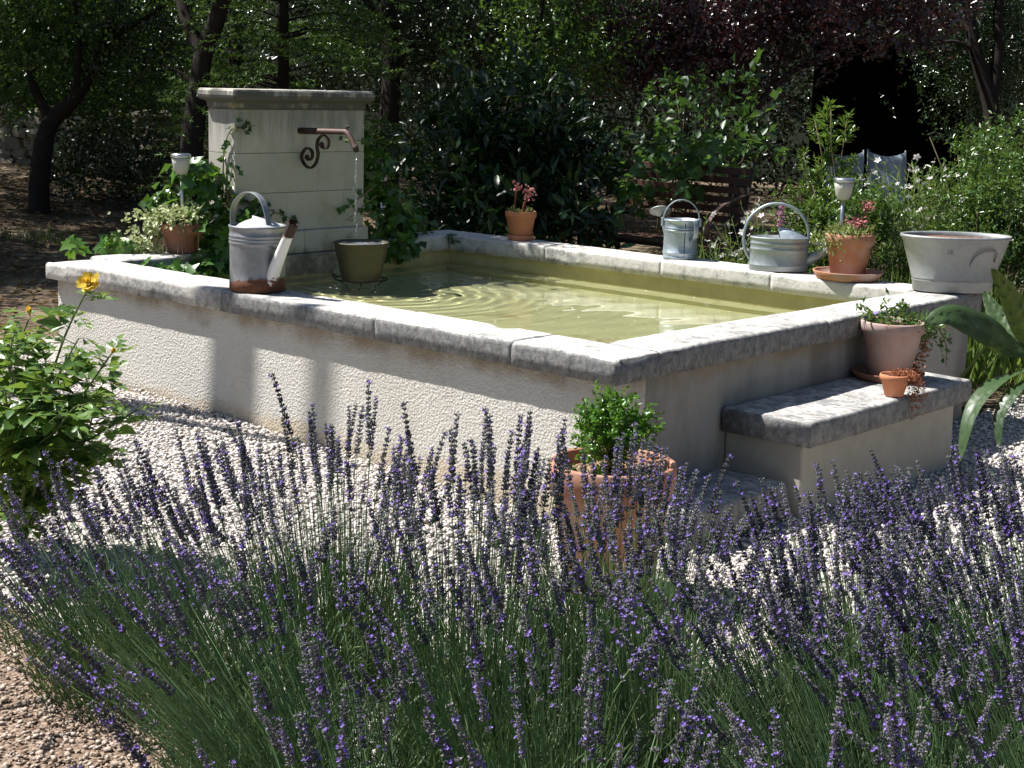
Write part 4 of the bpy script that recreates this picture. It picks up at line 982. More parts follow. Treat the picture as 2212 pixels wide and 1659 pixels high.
def rock(name, parent, c, sx, sy, sz, ang, tilt=0.0):
    o = bpy.data.objects.new(name, random.choice(RK)); link(o, parent)
    o.location = Vector(c) - (parent.location if parent else Vector()); o.scale = (sx, sy, sz); o.rotation_euler = (tilt, random.uniform(-.08, .08), ang); return o
ang = math.atan2(ud[1], ud[0])
z = 0
for row in range(6):
    hh = random.uniform(.10, .17); x = -.1
    while x < LW:
        wd = random.uniform(.18, .42)
        if not (row == 5 and random.random() < .4): rock('stone', dw, a_ + ud * (x + wd / 2) + np.array([0, 0, z + hh / 2]) + vd * random.uniform(-.03, .03), wd * 1.02, .34, hh * 1.08, ang)
        x += wd
    z += hh * .95
p = at(385, 384, 18.0); fs = thing('flat_stone', 'pale flat stone lying on the wood floor left of the fountain', 'stone', (p[0], p[1], gz(p[0], p[1]) + .08))
rock('stone', fs, fs.location, .62, .4, .22, ang, .05)
# stones edging the court at the right
ed = thing('stone_edging', 'row of rough grey stones edging the gravel at far right', 'edging', (.4, 5.2, 0))
for i in range(8):
    p = at(2118 + 17 * i, 748 - i * .5, 9.3 + .02 * i); rock('stone', ed, (p[0], p[1], .06), random.uniform(.13, .22), .16, random.uniform(.14, .22), random.uniform(-.4, .4) + YAW)
hs = thing('house', 'peach rendered house wall glimpsed far behind the trees', 'house', at(2300, 150, 31), YAW)
hl = hs.location
MB().box(-3.2, 3.2, -.2, 4, -2.5, 3.4).build('wall', M['house'], hs)
MB().add([(-3.5, -.5, 3.4), (3.5, -.5, 3.4), (3.5, 4.3, 3.4), (-3.5, 4.3, 3.4), (-3.5, 1.9, 5), (3.5, 1.9, 5)], [(3, 2, 1, 0), (0, 1, 5, 4), (2, 3, 4, 5), (1, 2, 5), (3, 0, 4)]).build('roof', M['terra'], hs)

# --- leaf litter on the wood floor
n = 9000; P = np.stack([rng.uniform(-17, -4.6, n), rng.uniform(-1, 10, n), np.full(n, .0)], 1)
D = nrm(np.stack([rng.normal(size=n), rng.normal(size=n), rng.normal(size=n) * .25], 1)); P[:, 2] = [gz(a, b) + .004 for a, b in P[:, :2]]; N = nrm(rng.normal(size=(n, 3)) * .3 + np.array([0, 0, 1.0]))
tag(leaves('leaf_litter', P, D, N, rng.uniform(.05, .10, n), .04, M['litter'], kind='stuff'), 'dry brown leaf litter on the wood floor', 'leaf litter')
# grass tufts on the wood floor and by the basin
def grass(name, label, spots, blade, wd, mat, spread, per, lean=.35):
    Ps, Ds = [], []
    for c, k in spots:
        m_ = int(per * k); P = np.asarray(c) + rng.normal(size=(m_, 3)) * np.array([spread * k, spread * k, 0]); Ps.append(P); Ds.append(nrm(rng.normal(size=(m_, 3)) * lean + np.array([0, 0, 1.0])))
    P, D = np.concatenate(Ps), np.concatenate(Ds); N = nrm(rng.normal(size=P.shape))
    o = leaves(name, P, D, N, blade * rng.uniform(.5, 1.2, len(P)), wd, mat, kind='stuff', mid=.3); tag(o, label, 'grass')
def g0(x, y, k): p = at(x, y, k); p[2] = gz(p[0], p[1]) - .01; return p
grass('grass_tufts', 'small sunlit grass tufts on the wood floor at left', [(g0(250, 520, 13), 1), (g0(120, 500, 14), .6), (g0(60, 510, 14), .8)], .16, .008, M['grass'], .22, 90)
grass('border_grass', 'green grassy leaves growing behind the back coping', [(np.array([x, y, 0.]), 1) for x, y in zip(rng.uniform(-2.6, .5, 46), rng.uniform(3.25, 4.6, 46))], .55, .009, M['grass'], .16, 46, .28)

# ---------------------------------------------------------------- shrubs
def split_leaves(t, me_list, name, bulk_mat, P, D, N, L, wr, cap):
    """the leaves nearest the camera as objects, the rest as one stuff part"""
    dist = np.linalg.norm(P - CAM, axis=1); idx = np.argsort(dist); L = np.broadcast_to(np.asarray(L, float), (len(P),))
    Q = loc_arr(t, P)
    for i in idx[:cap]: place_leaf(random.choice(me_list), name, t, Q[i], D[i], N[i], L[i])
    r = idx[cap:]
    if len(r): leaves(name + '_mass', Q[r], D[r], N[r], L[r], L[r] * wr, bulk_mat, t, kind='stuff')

# laurel
lb = thing('laurel_bush', 'large dark glossy laurel bush behind the back left corner of the basin', 'bush', g0(1085, 520, 11.7))
lc = np.array(lb.location)
P, D, N = twigs([(at(1050, 400, 11.9), (.72, .6, .60), 210), (at(1100, 290, 11.9), (.55, .5, .42), 150), (at(1200, 410, 11.8), (.45, .45, .5), 110), (at(960, 400, 11.7), (.35, .4, .5), 90), (at(1080, 500, 11.5), (.75, .5, .4), 140)], 9, .30, shell=.3, flat=.75)
ok = P[:, 2] > .03; P, D, N = P[ok], D[ok], N[ok]
lfm = [leaf_mesh('laurel_leaf', LANCE, M['laurel'], .25, .12)]
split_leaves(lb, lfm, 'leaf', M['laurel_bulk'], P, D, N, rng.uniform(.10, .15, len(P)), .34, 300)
stem_obj('stems', [(wob(lc, at(x, y, 11.9), 6, .06), taper(.02, .006, 7)) for x, y in ((960, 300), (1040, 230), (1100, 200), (1180, 260), (1240, 350))], M['twig'], lb, lc)

# heart-leaved shrub behind bench
hb = thing('lilac_shrub', 'loose light green heart-leaved shrub behind the bench', 'shrub', g0(1470, 470, 13.6)); hc = np.array(hb.location)
tips = [(1400, 300, 13.2), (1430, 350, 13.0), (1480, 240, 13.5), (1500, 310, 13.0), (1560, 340, 13.0), (1530, 260, 13.4), (1600, 300, 13.2), (1380, 380, 12.9), (1350, 400, 12.8), (1620, 180, 13.8), (1640, 250, 13.6), (1660, 320, 13.1), (1540, 190, 13.9), (1310, 370, 12.8), (1420, 440, 12.6), (1400, 405, 12.1), (1455, 372, 12.0), (1345, 430, 12.0), (1545, 352, 12.1), (1490, 345, 12.2), (1460, 200, 13.8), (1430, 225, 13.9)]
stem_obj('stems', [(wob(hc, at(*q), 7, .05), taper(.011, .003, 8)) for q in tips], M['twig'], hb, hc, 5)
P, D, N = twigs([(at(*q), (.17, .17, .11), 7) for q in tips], 6, .2, flat=.9)
hm = [leaf_mesh('heart_leaf', HEART, M['lilac'], .2, .25)]
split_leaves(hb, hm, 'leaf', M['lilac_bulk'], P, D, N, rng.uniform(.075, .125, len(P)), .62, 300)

# narrow-leaved upright shrub (rosettes)
pt = thing('pittosporum_shrub', 'upright shrub with whorled narrow bright leaves behind the oval watering can', 'shrub', g0(1800, 560, 9.9)); pc = np.array(pt.location)
ros = [(1795, 235, 1.0), (1760, 260, .6), (1830, 255, .7), (1790, 300, .8), (1775, 345, .9), (1745, 370, .7), (1815, 350, .8), (1840, 345, .5), (1755, 400, .9), (1765, 440, .9), (1810, 390, .8), (1785, 420, .8), (1830, 420, .8), (1850, 390, .6), (1735, 330, .5), (1800, 460, .8), (1850, 450, .7), (1740, 450, .6)]
stem_obj('stems', [(wob(pc + np.array([rng.normal() * .05, rng.normal() * .05, 0]), at(x, y, 9.9 + rng.normal() * .12), 6, .03), taper(.009, .003, 7)) for x, y, s in ros], M['twig'], pt, pc, 5)
Ps, Ds, Ns, Ls = [], [], [], []
for x, y, s in ros:
    c = at(x, y, 9.9 + rng.normal() * .1)
    for w_ in range(6):
        m_ = 16; a = rng.uniform(0, 2 * PI, m_); el = rng.uniform(.1, 1.2, m_)
        d = np.stack([np.cos(a) * np.cos(el), np.sin(a) * np.cos(el), np.sin(el)], 1)
        Ps.append(c + np.array([rng.normal() * .02, rng.normal() * .02, -.045 * w_]) * s + d * .01); Ds.append(d); Ns.append(nrm(np.cross(np.cross(d, [0, 0, 1.0]), d) + rng.normal(size=(m_, 3)) * .2)); Ls.append(rng.uniform(.055, .095, m_) * s)
P, D, N, L = map(np.concatenate, (Ps, Ds, Ns, Ls))
leaves('foliage', loc_arr(pt, P), D, N, L, L * .24, M['pitto'], pt, mid=.6)

# dense evergreen shrub at right edge
for lab, cx, cy, k, rad, nT in (('dense green oleander-like shrub at the right edge behind the zinc tub', 2200, 400, 9.9, (.42, .45, .55), 560), ('lower leafy evergreen shrub growing behind the zinc tub', 2130, 480, 9.7, (.36, .4, .36), 360), ('low leafy shrub between the oval can and the solar lamp', 1775, 500, 9.75, (.26, .28, .24), 260), ('low leafy shrub behind the pink sedum pot', 1890, 510, 9.6, (.24, .26, .20), 220)):
    c = at(cx, cy, k); t = thing('evergreen_shrub', lab, 'shrub', (c[0], c[1], -.02), 0, 'evergreen shrubs behind the back coping'); o3 = np.array(t.location)
    P, D, N = twigs([(c, rad, nT), ((c + np.array([0, 0, -.4])), (rad[0] * .9, rad[1] * .9, .35), nT // 2)], 12, .16, up=.6, shell=.3)
    ok = P[:, 2] > .05; P, D, N = P[ok], D[ok], N[ok]
    leaves('foliage', loc_arr(t, P), D, N, rng.uniform(.03, .052, len(P)), .016, M['hedge'], t)
    stem_obj('stems', [(wob(o3, c + np.array([rng.normal() * rad[0] * .5, rng.normal() * rad[0] * .5, rng.uniform(-.2, .55) * rad[2]]), 5, .04), taper(.010, .003, 6)) for _ in range(9)], M['twig'], t, o3, 5)

# gaura: airy stems with white flowers
def flower_mesh(name, mat, r, n=5):
    mb = MB()
    for i in range(n):
        a = 2 * PI * i / n; d = Vector((math.cos(a), math.sin(a), .35)); s_ = Vector((-math.sin(a), math.cos(a), 0))
        mb.add([Vector((0, 0, 0)), d * r * .6 + s_ * r * .32, d * r, d * r * .6 - s_ * r * .32], [(0, 1, 2, 3)])
    me = bpy.data.meshes.new(name); me.from_pydata(mb.v, [], mb.f); me.materials.append(mat); return me
wf = flower_mesh('flower', M['white_petal'], .023, 5)
GG = 'gaura plants with white flowers'
for lab, cx, k, nst, hmin, hmax, spread, nf in (('tall airy gaura with white flowers in front of the chairs', 1985, 10.2, 190, .65, 1.2, .34, 110), ('white-flowered gaura behind the upright watering can', 1650, 10.6, 40, .35, .85, .42, 66), ('low white-flowered gaura between bench and oval can', 1560, 10.6, 26, .30, .62, .28, 16), ('pale flowering gaura near the zinc tub', 2090, 10.0, 110, .5, .95, .28, 54)):
    b = g0(cx, 560, k); t = thing('gaura_plant', lab, 'flowering plant', b, 0, GG)
    polys = []; tipsL = []; LP, LD = [], []
    for i in range(nst):
        h = rng.uniform(hmin, hmax); a = rng.uniform(0, 2 * PI); ln = rng.uniform(.1, .45) * h
        st0 = b + np.array([rng.normal() * spread * .45, rng.normal() * spread * .45, 0]); d = np.array([math.cos(a), math.sin(a), 0])
        pts = [st0 + d * ln * q ** 1.8 + np.array([0, 0, h * q]) for q in np.linspace(0, 1, 6)]
        polys.append((pts, taper(.0028, .0012, 6))); tipsL.append((pts, h))
        for q in rng.random(22):
            j = min(4, int(q * 5)); LP.append(np.asarray(pts[j]) * (1 - (q * 5 - j)) + np.asarray(pts[j + 1]) * (q * 5 - j)); LD.append(nrm(np.array([rng.normal(), rng.normal(), .9])))
    stem_obj('stems', polys, M['stem_green'], t, b, 4)
    LP, LD = np.array(LP), np.array(LD); leaves('foliage', loc_arr(t, LP), LD, nrm(rng.normal(size=LP.shape)), rng.uniform(.035, .085, len(LP)), .009, M['grass'], t)
    for i in range(nf):
        pts, h = tipsL[rng.integers(len(tipsL))]; p = np.asarray(pts[-1]) * .9 + np.asarray(pts[-2]) * .1 + rng.normal(size=3) * .03
        if i % 3 == 0: p = np.asarray(pts[-2]) + rng.normal(size=3) * .04
        o = bpy.data.objects.new('flower', wf); link(o, t); o.location = Vector(p - b); v_ = Vector(nrm(rng.normal(size=3) + np.array([.1, -.7, .5])))
        o.rotation_euler = v_.to_track_quat('Z', 'Y').to_euler(); s_ = rng.uniform(.7, 1.35); o.scale = (s_, s_, s_)
# mauve flower spike
mv = thing('mauve_flower', 'mauve flower spike rising behind the oval watering can', 'flower', g0(1690, 560, 9.6)); p0 = np.array(mv.location); p1 = at(1688, 440, 9.6)
stem_obj('stem', [([p0, p1], [.004, .002])], M['stem_green'], mv, p0, 5)
q = np.linspace(0, 1, 90); P = p1 + (p0 - p1) * (q * .16)[:, None] + rng.normal(size=(90, 3)) * .012
leaves('bloom', loc_arr(mv, P), nrm(rng.normal(size=(90, 3))), nrm(rng.normal(size=(90, 3))), .02, .014, M['mauve_petal'], mv)

# ---------------------------------------------------------------- ivy on the fountain
im = [leaf_mesh('ivy_leaf', IVY, M['ivy'], .10, .2), leaf_mesh('ivy_leaf', IVY, M['ivy'], .22, .35)]
def ivy(label, origin, clumps, vines, cap, size, seedn):
    t = thing('ivy_plant', label, 'ivy', origin, 0, 'ivy growing round the fountain pillar'); Ps, Ds, Ns = [], [], []
    for c, r, n_ in clumps:
        u = nrm(rng.normal(size=(n_, 3))); P = np.asarray(c) + u * (rng.random(n_) ** .4)[:, None] * np.asarray(r)
        nn_ = nrm(u * .5 + np.array([-.05, -.5, .8]) + rng.normal(size=(n_, 3)) * .4)
        d = nrm(rng.normal(size=(n_, 3)) * .7 + np.array([.1, -.1, -.5])); Ps.append(P); Ds.append(d); Ns.append(nn_)
    polys = []
    for pts, n_, s_ in vines:
        cp = curve_pts(pts, 24); polys.append((cp, taper(.005, .002, len(cp)))); cp = np.array([tuple(p) for p in cp])
        i = rng.integers(0, len(cp), n_); Ps.append(cp[i] + rng.normal(size=(n_, 3)) * .016); Ds.append(nrm(rng.normal(size=(n_, 3)) * .6 + np.array([.2, -.2, -.3]))); Ns.append(nrm(np.array([.7, -.6, .4]) + rng.normal(size=(n_, 3)) * .35))
    P, D, N = map(np.concatenate, (Ps, Ds, Ns))
    nv = sum(v_[1] for v_ in vines); sz = np.concatenate([rng.uniform(.6, 1.25, len(P) - nv) * size, rng.uniform(.35, .6, nv) * size])
    if polys: stem_obj('vines', polys, M['vine'], t, t.location, 5)
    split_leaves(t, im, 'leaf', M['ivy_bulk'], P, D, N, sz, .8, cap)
    return t
XL = FX + .012
ivy('bright green ivy mass climbing the left side of the fountain pillar', (-3.75, 1.0, 0),
    [((-3.62, .95, .70), (.20, .20, .22), 190), ((-3.75, .92, 1.0), (.17, .17, .15), 120), ((-3.58, 1.12, .78), (.11, .17, .16), 90), ((-3.50, .80, .50), (.12, .30, .12), 130), ((-3.85, .82, .85), (.14, .16, .14), 60), ((-3.46, .48, .56), (.07, .16, .06), 34), ((-3.86, .45, .66), (.10, .14, .05), 22), ((-4.0, .30, .66), (.05, .06, .08), 8)],
    [([(-3.70, 1.09, .9), (-3.68, 1.085, 1.15), (-3.62, 1.085, 1.28), (-3.59, 1.15, 1.30), (-3.592, 1.24, 1.31)], 30, 1), ([(-3.58, 1.1, .92), (-3.59, 1.25, .86), (-3.585, 1.42, .80), (-3.588, 1.55, .75)], 26, 1), ([(-3.66, 1.085, .8), (-3.62, 1.08, 1.0), (-3.60, 1.09, 1.12)], 16, 1)], 300, .086, 1)
ivy('dark ivy mass hanging beside the right edge of the fountain pillar', (-3.68, 2.3, 0),
    [((-3.68, 2.28, .95), (.10, .13, .22), 110), ((-3.62, 2.38, .70), (.15, .22, .20), 150), ((-3.72, 2.62, .66), (.13, .24, .12), 90), ((-3.52, 2.35, .55), (.06, .20, .10), 50), ((-3.70, 2.18, 1.2), (.05, .06, .16), 26), ((-3.5, 2.78, .58), (.03, .03, .05), 5)],
    [([(-3.60, 2.2, .95), (-3.585, 2.0, .85), (-3.58, 1.86, .80)], 16, 1), ([(-3.60, 2.2, .88), (-3.585, 2.05, .80), (-3.58, 1.93, .74)], 12, 1), ([(-3.60, 2.16, 1.2), (-3.52, 2.0, 1.22), (-3.4, 1.75, 1.235), (-3.16, 1.62, 1.235)], 12, 1)], 300, .075, 2)
# variegated ivy in its pot
vi = thing('variegated_ivy', 'cream and green variegated ivy spilling from the dark pot', 'ivy', (-3.66, .78, .75))
c = np.array(vi.location); Ps, Ds, Ns, pl = [], [], [], []
n = 620; u = nrm(rng.normal(size=(n, 3)) * np.array([1, 1, .5]) + np.array([0, 0, .35])); Ps.append(c + np.array([0, 0, .05]) + u * (rng.random(n) ** .5)[:, None] * np.array([.17, .19, .10])); Ds.append(nrm(u + rng.normal(size=(n, 3)) * .7)); Ns.append(nrm(np.array([.2, -.3, .9]) + rng.normal(size=(n, 3)) * .5))
for i in range(16):
    a = rng.uniform(3.1, 4.4) if i % 2 == 0 or i < 4 else rng.uniform(4.4, 6.2); d = np.array([math.cos(a), math.sin(a), 0]); e = rng.uniform(.12, .28)
    pts = [c + d * .10 + np.array([0, 0, .04]), c + d * .16 + np.array([0, 0, .02]), c + d * .18 + np.array([0, 0, -e * .5]), c + d * .19 + np.array([.0, -.01, -min(e, .16)])]
    cp = curve_pts(pts, 12); pl.append((cp, taper(.0025, .0015, len(cp)))); cp = np.array([tuple(p) for p in cp])
    if i % 2 == 0 or i < 4:
        m_ = 34; j = rng.integers(0, len(cp), m_); Ps.append(cp[j] + rng.normal(size=(m_, 3)) * .018); Ds.append(nrm(rng.normal(size=(m_, 3)) + d * .5)); Ns.append(nrm(np.array([.2, -.5, .6]) + rng.normal(size=(m_, 3)) * .5))
P, D, N = map(np.concatenate, (Ps, Ds, Ns)); leaves('foliage', loc_arr(vi, P), D, N, rng.uniform(.022, .042, len(P)), .022, M['varieg'], vi)
stem_obj('runners', pl, M['vine'], vi, c, 5)
n = 220; P = np.stack([rng.normal(-3.79, .06, n), rng.normal(.60, .07, n), rng.uniform(.63, .86, n)], 1); P[:, 2] = .625 + rng.random(n) ** 1.6 * .22
leaves('trailing_foliage', loc_arr(vi, P), nrm(rng.normal(size=(n, 3))), nrm(rng.normal(size=(n, 3)) * .5 + np.array([.1, -.4, .8])), rng.uniform(.022, .042, n), .022, M['varieg'], vi)

# ---------------------------------------------------------------- plants in the pots
bx = thing('boxwood_shrub', 'small bright green boxwood growing in the large terracotta pot', 'shrub', (.345, -.455, .315)); c = np.array(bx.location)
P, D, N = twigs([(c + np.array([0, 0, .135]), (.095, .095, .085), 150), (c + np.array([-.02, -.02, .08]), (.08, .08, .06), 60), (c + np.array([.075, .065, .16]), (.035, .035, .035), 16), (c + np.array([-.08, -.06, .17]), (.03, .03, .035), 14), (c + np.array([.01, 0, .225]), (.03, .03, .035), 12), (c + np.array([-.05, -.02, .215]), (.02, .02, .03), 7)], 15, .068, up=1.0, shell=.5, flat=.5)
leaves('foliage', loc_arr(bx, P), D, N, rng.uniform(.014, .024, len(P)), .0105, M['box'], bx)
stem_obj('stems', [(wob(c, c + np.array([rng.normal() * .05, rng.normal() * .05, rng.uniform(.10, .2)]), 5, .05), taper(.005, .002, 6)) for _ in range(14)], M['twig'], bx, c, 5)
n = 60; P = c + np.array([-.10, -.09, .01]) + rng.normal(size=(n, 3)) * np.array([.03, .03, .008]); leaves('seedling', loc_arr(bx, P), nrm(rng.normal(size=(n, 3)) + np.array([0, 0, .6])), nrm(rng.normal(size=(n, 3)) * .4 + np.array([0, 0, 1.0])), .02, .012, M['lilac_bulk'], bx, kind='stuff')

sx_ = thing('succulent_plant', 'reddish succulent stems growing in the small back pot', 'succulent', (-3.05, 2.935, .78)); c = np.array(sx_.location)
pl = []
for dx, dy, h, cv in ((-.035, -.02, .17, .02), (.02, .01, .145, .045), (.03, -.01, .11, .05)):
    cp = curve_pts([c + np.array([dx, dy, 0]), c + np.array([dx, dy, h * .5]), c + np.array([dx + cv * .4, dy + cv * .4, h])], 10); pl.append((cp, taper(.007, .006, len(cp))))
    e = np.array(tuple(cp[-1])); m_ = 34; leaves('bloom', loc_arr(sx_, e + rng.normal(size=(m_, 3)) * .017), nrm(rng.normal(size=(m_, 3)) + np.array([0, 0, .4])), nrm(rng.normal(size=(m_, 3))), .02, .013, M['pink_petal'], sx_)
stem_obj('stems', pl, M['dead_red'], sx_, c, 7)
m_ = 160; a = rng.uniform(0, 2 * PI, m_); P = c + np.stack([np.cos(a) * .075, np.sin(a) * .075, rng.uniform(-.01, .03, m_)], 1) * rng.uniform(.5, 1.15, (m_, 1)); leaves('foliage', loc_arr(sx_, P), nrm(rng.normal(size=(m_, 3)) + np.array([0, 0, .5])), nrm(rng.normal(size=(m_, 3))), .024, .010, M['succulent'], sx_)

sd = thing('sedum_plant', 'pink flowered sedum spilling over the bloomed pot rim', 'succulent', (-.725, 2.955, .83)); c = np.array(sd.location)
m_ = 520; a = rng.uniform(0, 2 * PI, m_); q = rng.random(m_) ** .5; P = c + np.stack([np.cos(a) * q * .135, np.sin(a) * q * .135, .02 + rng.random(m_) * .035 - np.maximum(0, q - .85) * .25 * rng.random(m_)], 1)
leaves('foliage', loc_arr(sd, P), nrm(rng.normal(size=(m_, 3)) + np.array([0, 0, .7])), nrm(rng.normal(size=(m_, 3))), rng.uniform(.018, .035, m_), .010, M['succulent'], sd)
m_ = 220; P = c + np.array([-.06, -.125, -.02]) + rng.normal(size=(m_, 3)) * np.array([.05, .022, .03]); leaves('trailing_foliage', loc_arr(sd, P), nrm(rng.normal(size=(m_, 3)) + np.array([0, -.4, -.3])), nrm(rng.normal(size=(m_, 3))), .024, .010, M['succulent'], sd)
m_ = 150; P = c + np.array([.095, .05, -.05]) + rng.normal(size=(m_, 3)) * np.array([.035, .03, .04]); leaves('side_foliage', loc_arr(sd, P), nrm(rng.normal(size=(m_, 3)) + np.array([.4, 0, -.3])), nrm(rng.normal(size=(m_, 3))), .024, .010, M['succulent'], sd)
pl = []; PP = []
for dx, dy, h in ((.045, .0, .15), (.05, .01, .13), (.0, .0, .05), (.03, .0, .045), (.025, .02, .06), (.055, -.02, .05)):
    e = c + np.array([dx + h * .22, dy + h * .15, h + .03]); pl.append(([c + np.array([dx, dy, 0]), (c + e) / 2 + np.array([dx * .4, 0, 0]), e], [.004, .004, .003])); PP.append(e + rng.normal(size=(30, 3)) * np.array([.02, .02, .011]))
stem_obj('flower_stems', pl, M['dead_red'], sd, c, 5); P = np.concatenate(PP)
leaves('bloom', loc_arr(sd, P), nrm(rng.normal(size=P.shape) + np.array([0, 0, .4])), nrm(rng.normal(size=P.shape)), .018, .012, M['pink_petal'], sd)

tp = thing('trailing_plant', 'green trailing plant spilling right from the chalky step pot', 'plant', (.125, 1.87, .57)); c = np.array(tp.location)
P, D, N = twigs([(c + np.array([-.03, -.01, .025]), (.10, .10, .025), 24), (c + np.array([.08, .06, .015]), (.07, .07, .03), 16), (c + np.array([.13, .10, -.02]), (.03, .03, .04), 8)], 9, .09, flat=.5)
leaves('foliage', loc_arr(tp, P), D, N, rng.uniform(.025, .05, len(P)), .014, M['hedge'], tp)
pl = [(curve_pts([c + np.array([.08, .07, .02]), c + np.array([.15, .12, .0]), c + np.array([.19, .15, -.08]), c + np.array([.2, .15, -.13 - .05 * i])], 10), .0022) for i in range(2)]
stem_obj('runners', pl, M['twig'], tp, c, 4)
m_ = 16; P = c + np.array([.19, .15, -.08]) + rng.normal(size=(m_, 3)) * np.array([.012, .012, .05]); leaves('runner_leaf', loc_arr(tp, P), nrm(rng.normal(size=(m_, 3))), nrm(rng.normal(size=(m_, 3))), .034, .022, M['lilac_bulk'], tp, kind='stuff')
m_ = 120; q = rng.random(m_); P = c + np.array([.125, .085, -.05]) + q[:, None] * np.array([-.03, -.03, -.16]) + rng.normal(size=(m_, 3)) * .012; leaves('dry_sprigs', loc_arr(tp, P), nrm(rng.normal(size=(m_, 3))), nrm(rng.normal(size=(m_, 3))), .022, .009, M['dead_red'], tp)
bf = flower_mesh('flower', M['lav_petal'], .016); o = bpy.data.objects.new('flower', bf); link(o, tp); o.location = (-.055, -.055, .05); o.rotation_euler = (.7, 0, -.5)

dr = thing('dried_plant', 'rust-coloured dried sprigs spilling from the tiny pot', 'dried plant', (.335, 1.52, .40)); c = np.array(dr.location)
m_ = 420; u = nrm(rng.normal(size=(m_, 3))); P = c + np.array([.03, .02, .012]) + u * (rng.random(m_) ** .5)[:, None] * np.array([.065, .06, .025]); P2 = c + np.array([.075, .05, -.05]) + rng.normal(size=(260, 3)) * np.array([.018, .018, .045]); P = np.concatenate([P, P2])
leaves('sprigs', loc_arr(dr, P), nrm(rng.normal(size=P.shape) + np.array([.2, 0, .1])), nrm(rng.normal(size=P.shape)), rng.uniform(.012, .024, len(P)), .0065, M['dead_red'], dr, kind='stuff')

# ---------------------------------------------------------------- loquat at right front
lq = thing('loquat_plant', 'large ribbed loquat leaves reaching in from the right edge', 'plant', (1.63, .02, -.06)); c = np.array(lq.location)
top = at(2252, 765, 4.62)
stem_obj('stem', [(curve_pts([c, c + np.array([.02, 0, .4]), top], 12), taper(.014, .010, 13))], M['twig'], lq, c, 8)
def big_leaf(spine, wid, fold=.25, curl=.0, nrm_hint=(0, 0, 1)):
    sp_ = curve_pts(spine, 30); n_ = len(sp_); v = []; f = []; m = 9; H = Vector(nrm_hint)
    for i, p in enumerate(sp_):
        q = i / (n_ - 1); d = (sp_[min(i + 1, n_ - 1)] - sp_[max(i - 1, 0)]).normalized(); s_ = d.cross(H).normalized(); u = s_.cross(d)
        wq = wid * (min(1, q * 3.2) ** .8) * (1 - max(0, q - .45) / .55) ** .62 * (1 - .25 * (1 - q)) + .004
        for j in range(m):
            e = (j / (m - 1) - .5) * 2
            rib = .0085 * math.sin((q * 11 + abs(e) * -1.6) * 2 * PI) * (1 - abs(abs(e) * 2 - 1)) * min(1, q * 5)
            v.append(Vector(p) - Vector(c) + s_ * e * wq / 2 + u * (abs(e) ** 1.4 * fold * wq / 2 + rib - abs(e) ** 3 * curl * wq))
    for i in range(n_ - 1):
        for j in range(m - 1): f.append((i * m + j, i * m + j + 1, (i + 1) * m + j + 1, (i + 1) * m + j))
    return MB().add(v, f).build('leaf', M['loquat'], lq, True)
big_leaf([top, at(2215, 715, 4.55), at(2180, 645, 4.5), at(2142, 580, 4.45)], .09, .30, 0, (.55, -.75, .3))
big_leaf([top, at(2205, 735, 4.6), at(2160, 690, 4.65), at(2125, 630, 4.7)], .085, .22, .1, (.3, -.7, .65))
big_leaf([top, at(2190, 745, 4.5), at(2120, 705, 4.42), at(2050, 680, 4.38), at(1998, 698, 4.36)], .115, .18, .15, (.25, -.75, .55))
big_leaf([top, at(2215, 800, 4.45), at(2150, 830, 4.35), at(2100, 890, 4.3), at(2072, 1000, 4.28)], .088, .35, .1, (-.3, -.7, .5))
big_leaf([top, at(2235, 810, 4.4), at(2190, 850, 4.3), at(2160, 900, 4.28), at(2158, 965, 4.26)], .065, .35, .1, (-.3, -.7, .5))
big_leaf([top, at(2290, 700, 4.5), at(2330, 650, 4.4), at(2360, 640, 4.3)], .09, .2, .1, (0, -.6, .7))
big_leaf([top, at(2240, 690, 4.8), at(2235, 620, 4.95), at(2240, 550, 5.0)], .08, .2, .1, (.4, -.8, .3))

# ---------------------------------------------------------------- rose bush at left front
rb = thing('rose_bush', 'rose bush with yellow flowers at the left edge in front of the basin', 'rose bush', g0(40, 1120, 5.35)); c = np.array(rb.location)
canes = [[(60, 1060, 5.3), (90, 900, 5.25), (135, 740, 5.22), (188, 625, 5.2)], [(30, 1040, 5.3), (10, 880, 5.2), (35, 760, 5.2), (62, 690, 5.2)], [(60, 1050, 5.3), (130, 930, 5.1), (195, 830, 5.05), (240, 765, 5.0)],
 [(50, 1060, 5.3), (120, 1000, 5.1), (210, 940, 5.0), (298, 885, 4.95)], [(40, 1060, 5.3), (-20, 900, 5.3), (-20, 760, 5.3), (0, 680, 5.3)], [(50, 1060, 5.3), (110, 1000, 5.1), (190, 1000, 5.0), (235, 970, 4.95)],
 [(50, 1060, 5.3), (60, 950, 5.0), (110, 840, 4.95), (170, 730, 4.95)], [(30, 1060, 5.3), (-30, 1000, 5.1), (-60, 900, 5.0)], [(60, 1060, 5.3), (90, 1020, 5.0), (150, 1050, 4.9)], [(40, 1050, 5.3), (60, 900, 5.1), (20, 800, 5.05), (30, 720, 5.05)],
 [(50, 1060, 5.3), (100, 940, 5.2), (170, 880, 5.2), (200, 900, 5.15)], [(30, 1060, 5.3), (20, 980, 4.95), (50, 900, 4.85), (90, 850, 4.85)], [(30, 1060, 5.2), (60, 1000, 4.9), (120, 930, 4.85), (160, 880, 4.85)], [(20, 1060, 5.2), (0, 1000, 4.9), (20, 930, 4.85), (10, 840, 4.85)], [(60, 1060, 5.3), (130, 1010, 5.25), (180, 960, 5.3), (210, 860, 5.3)]]
pl = []; Ps, Ds, Ns, Ls = [], [], [], []
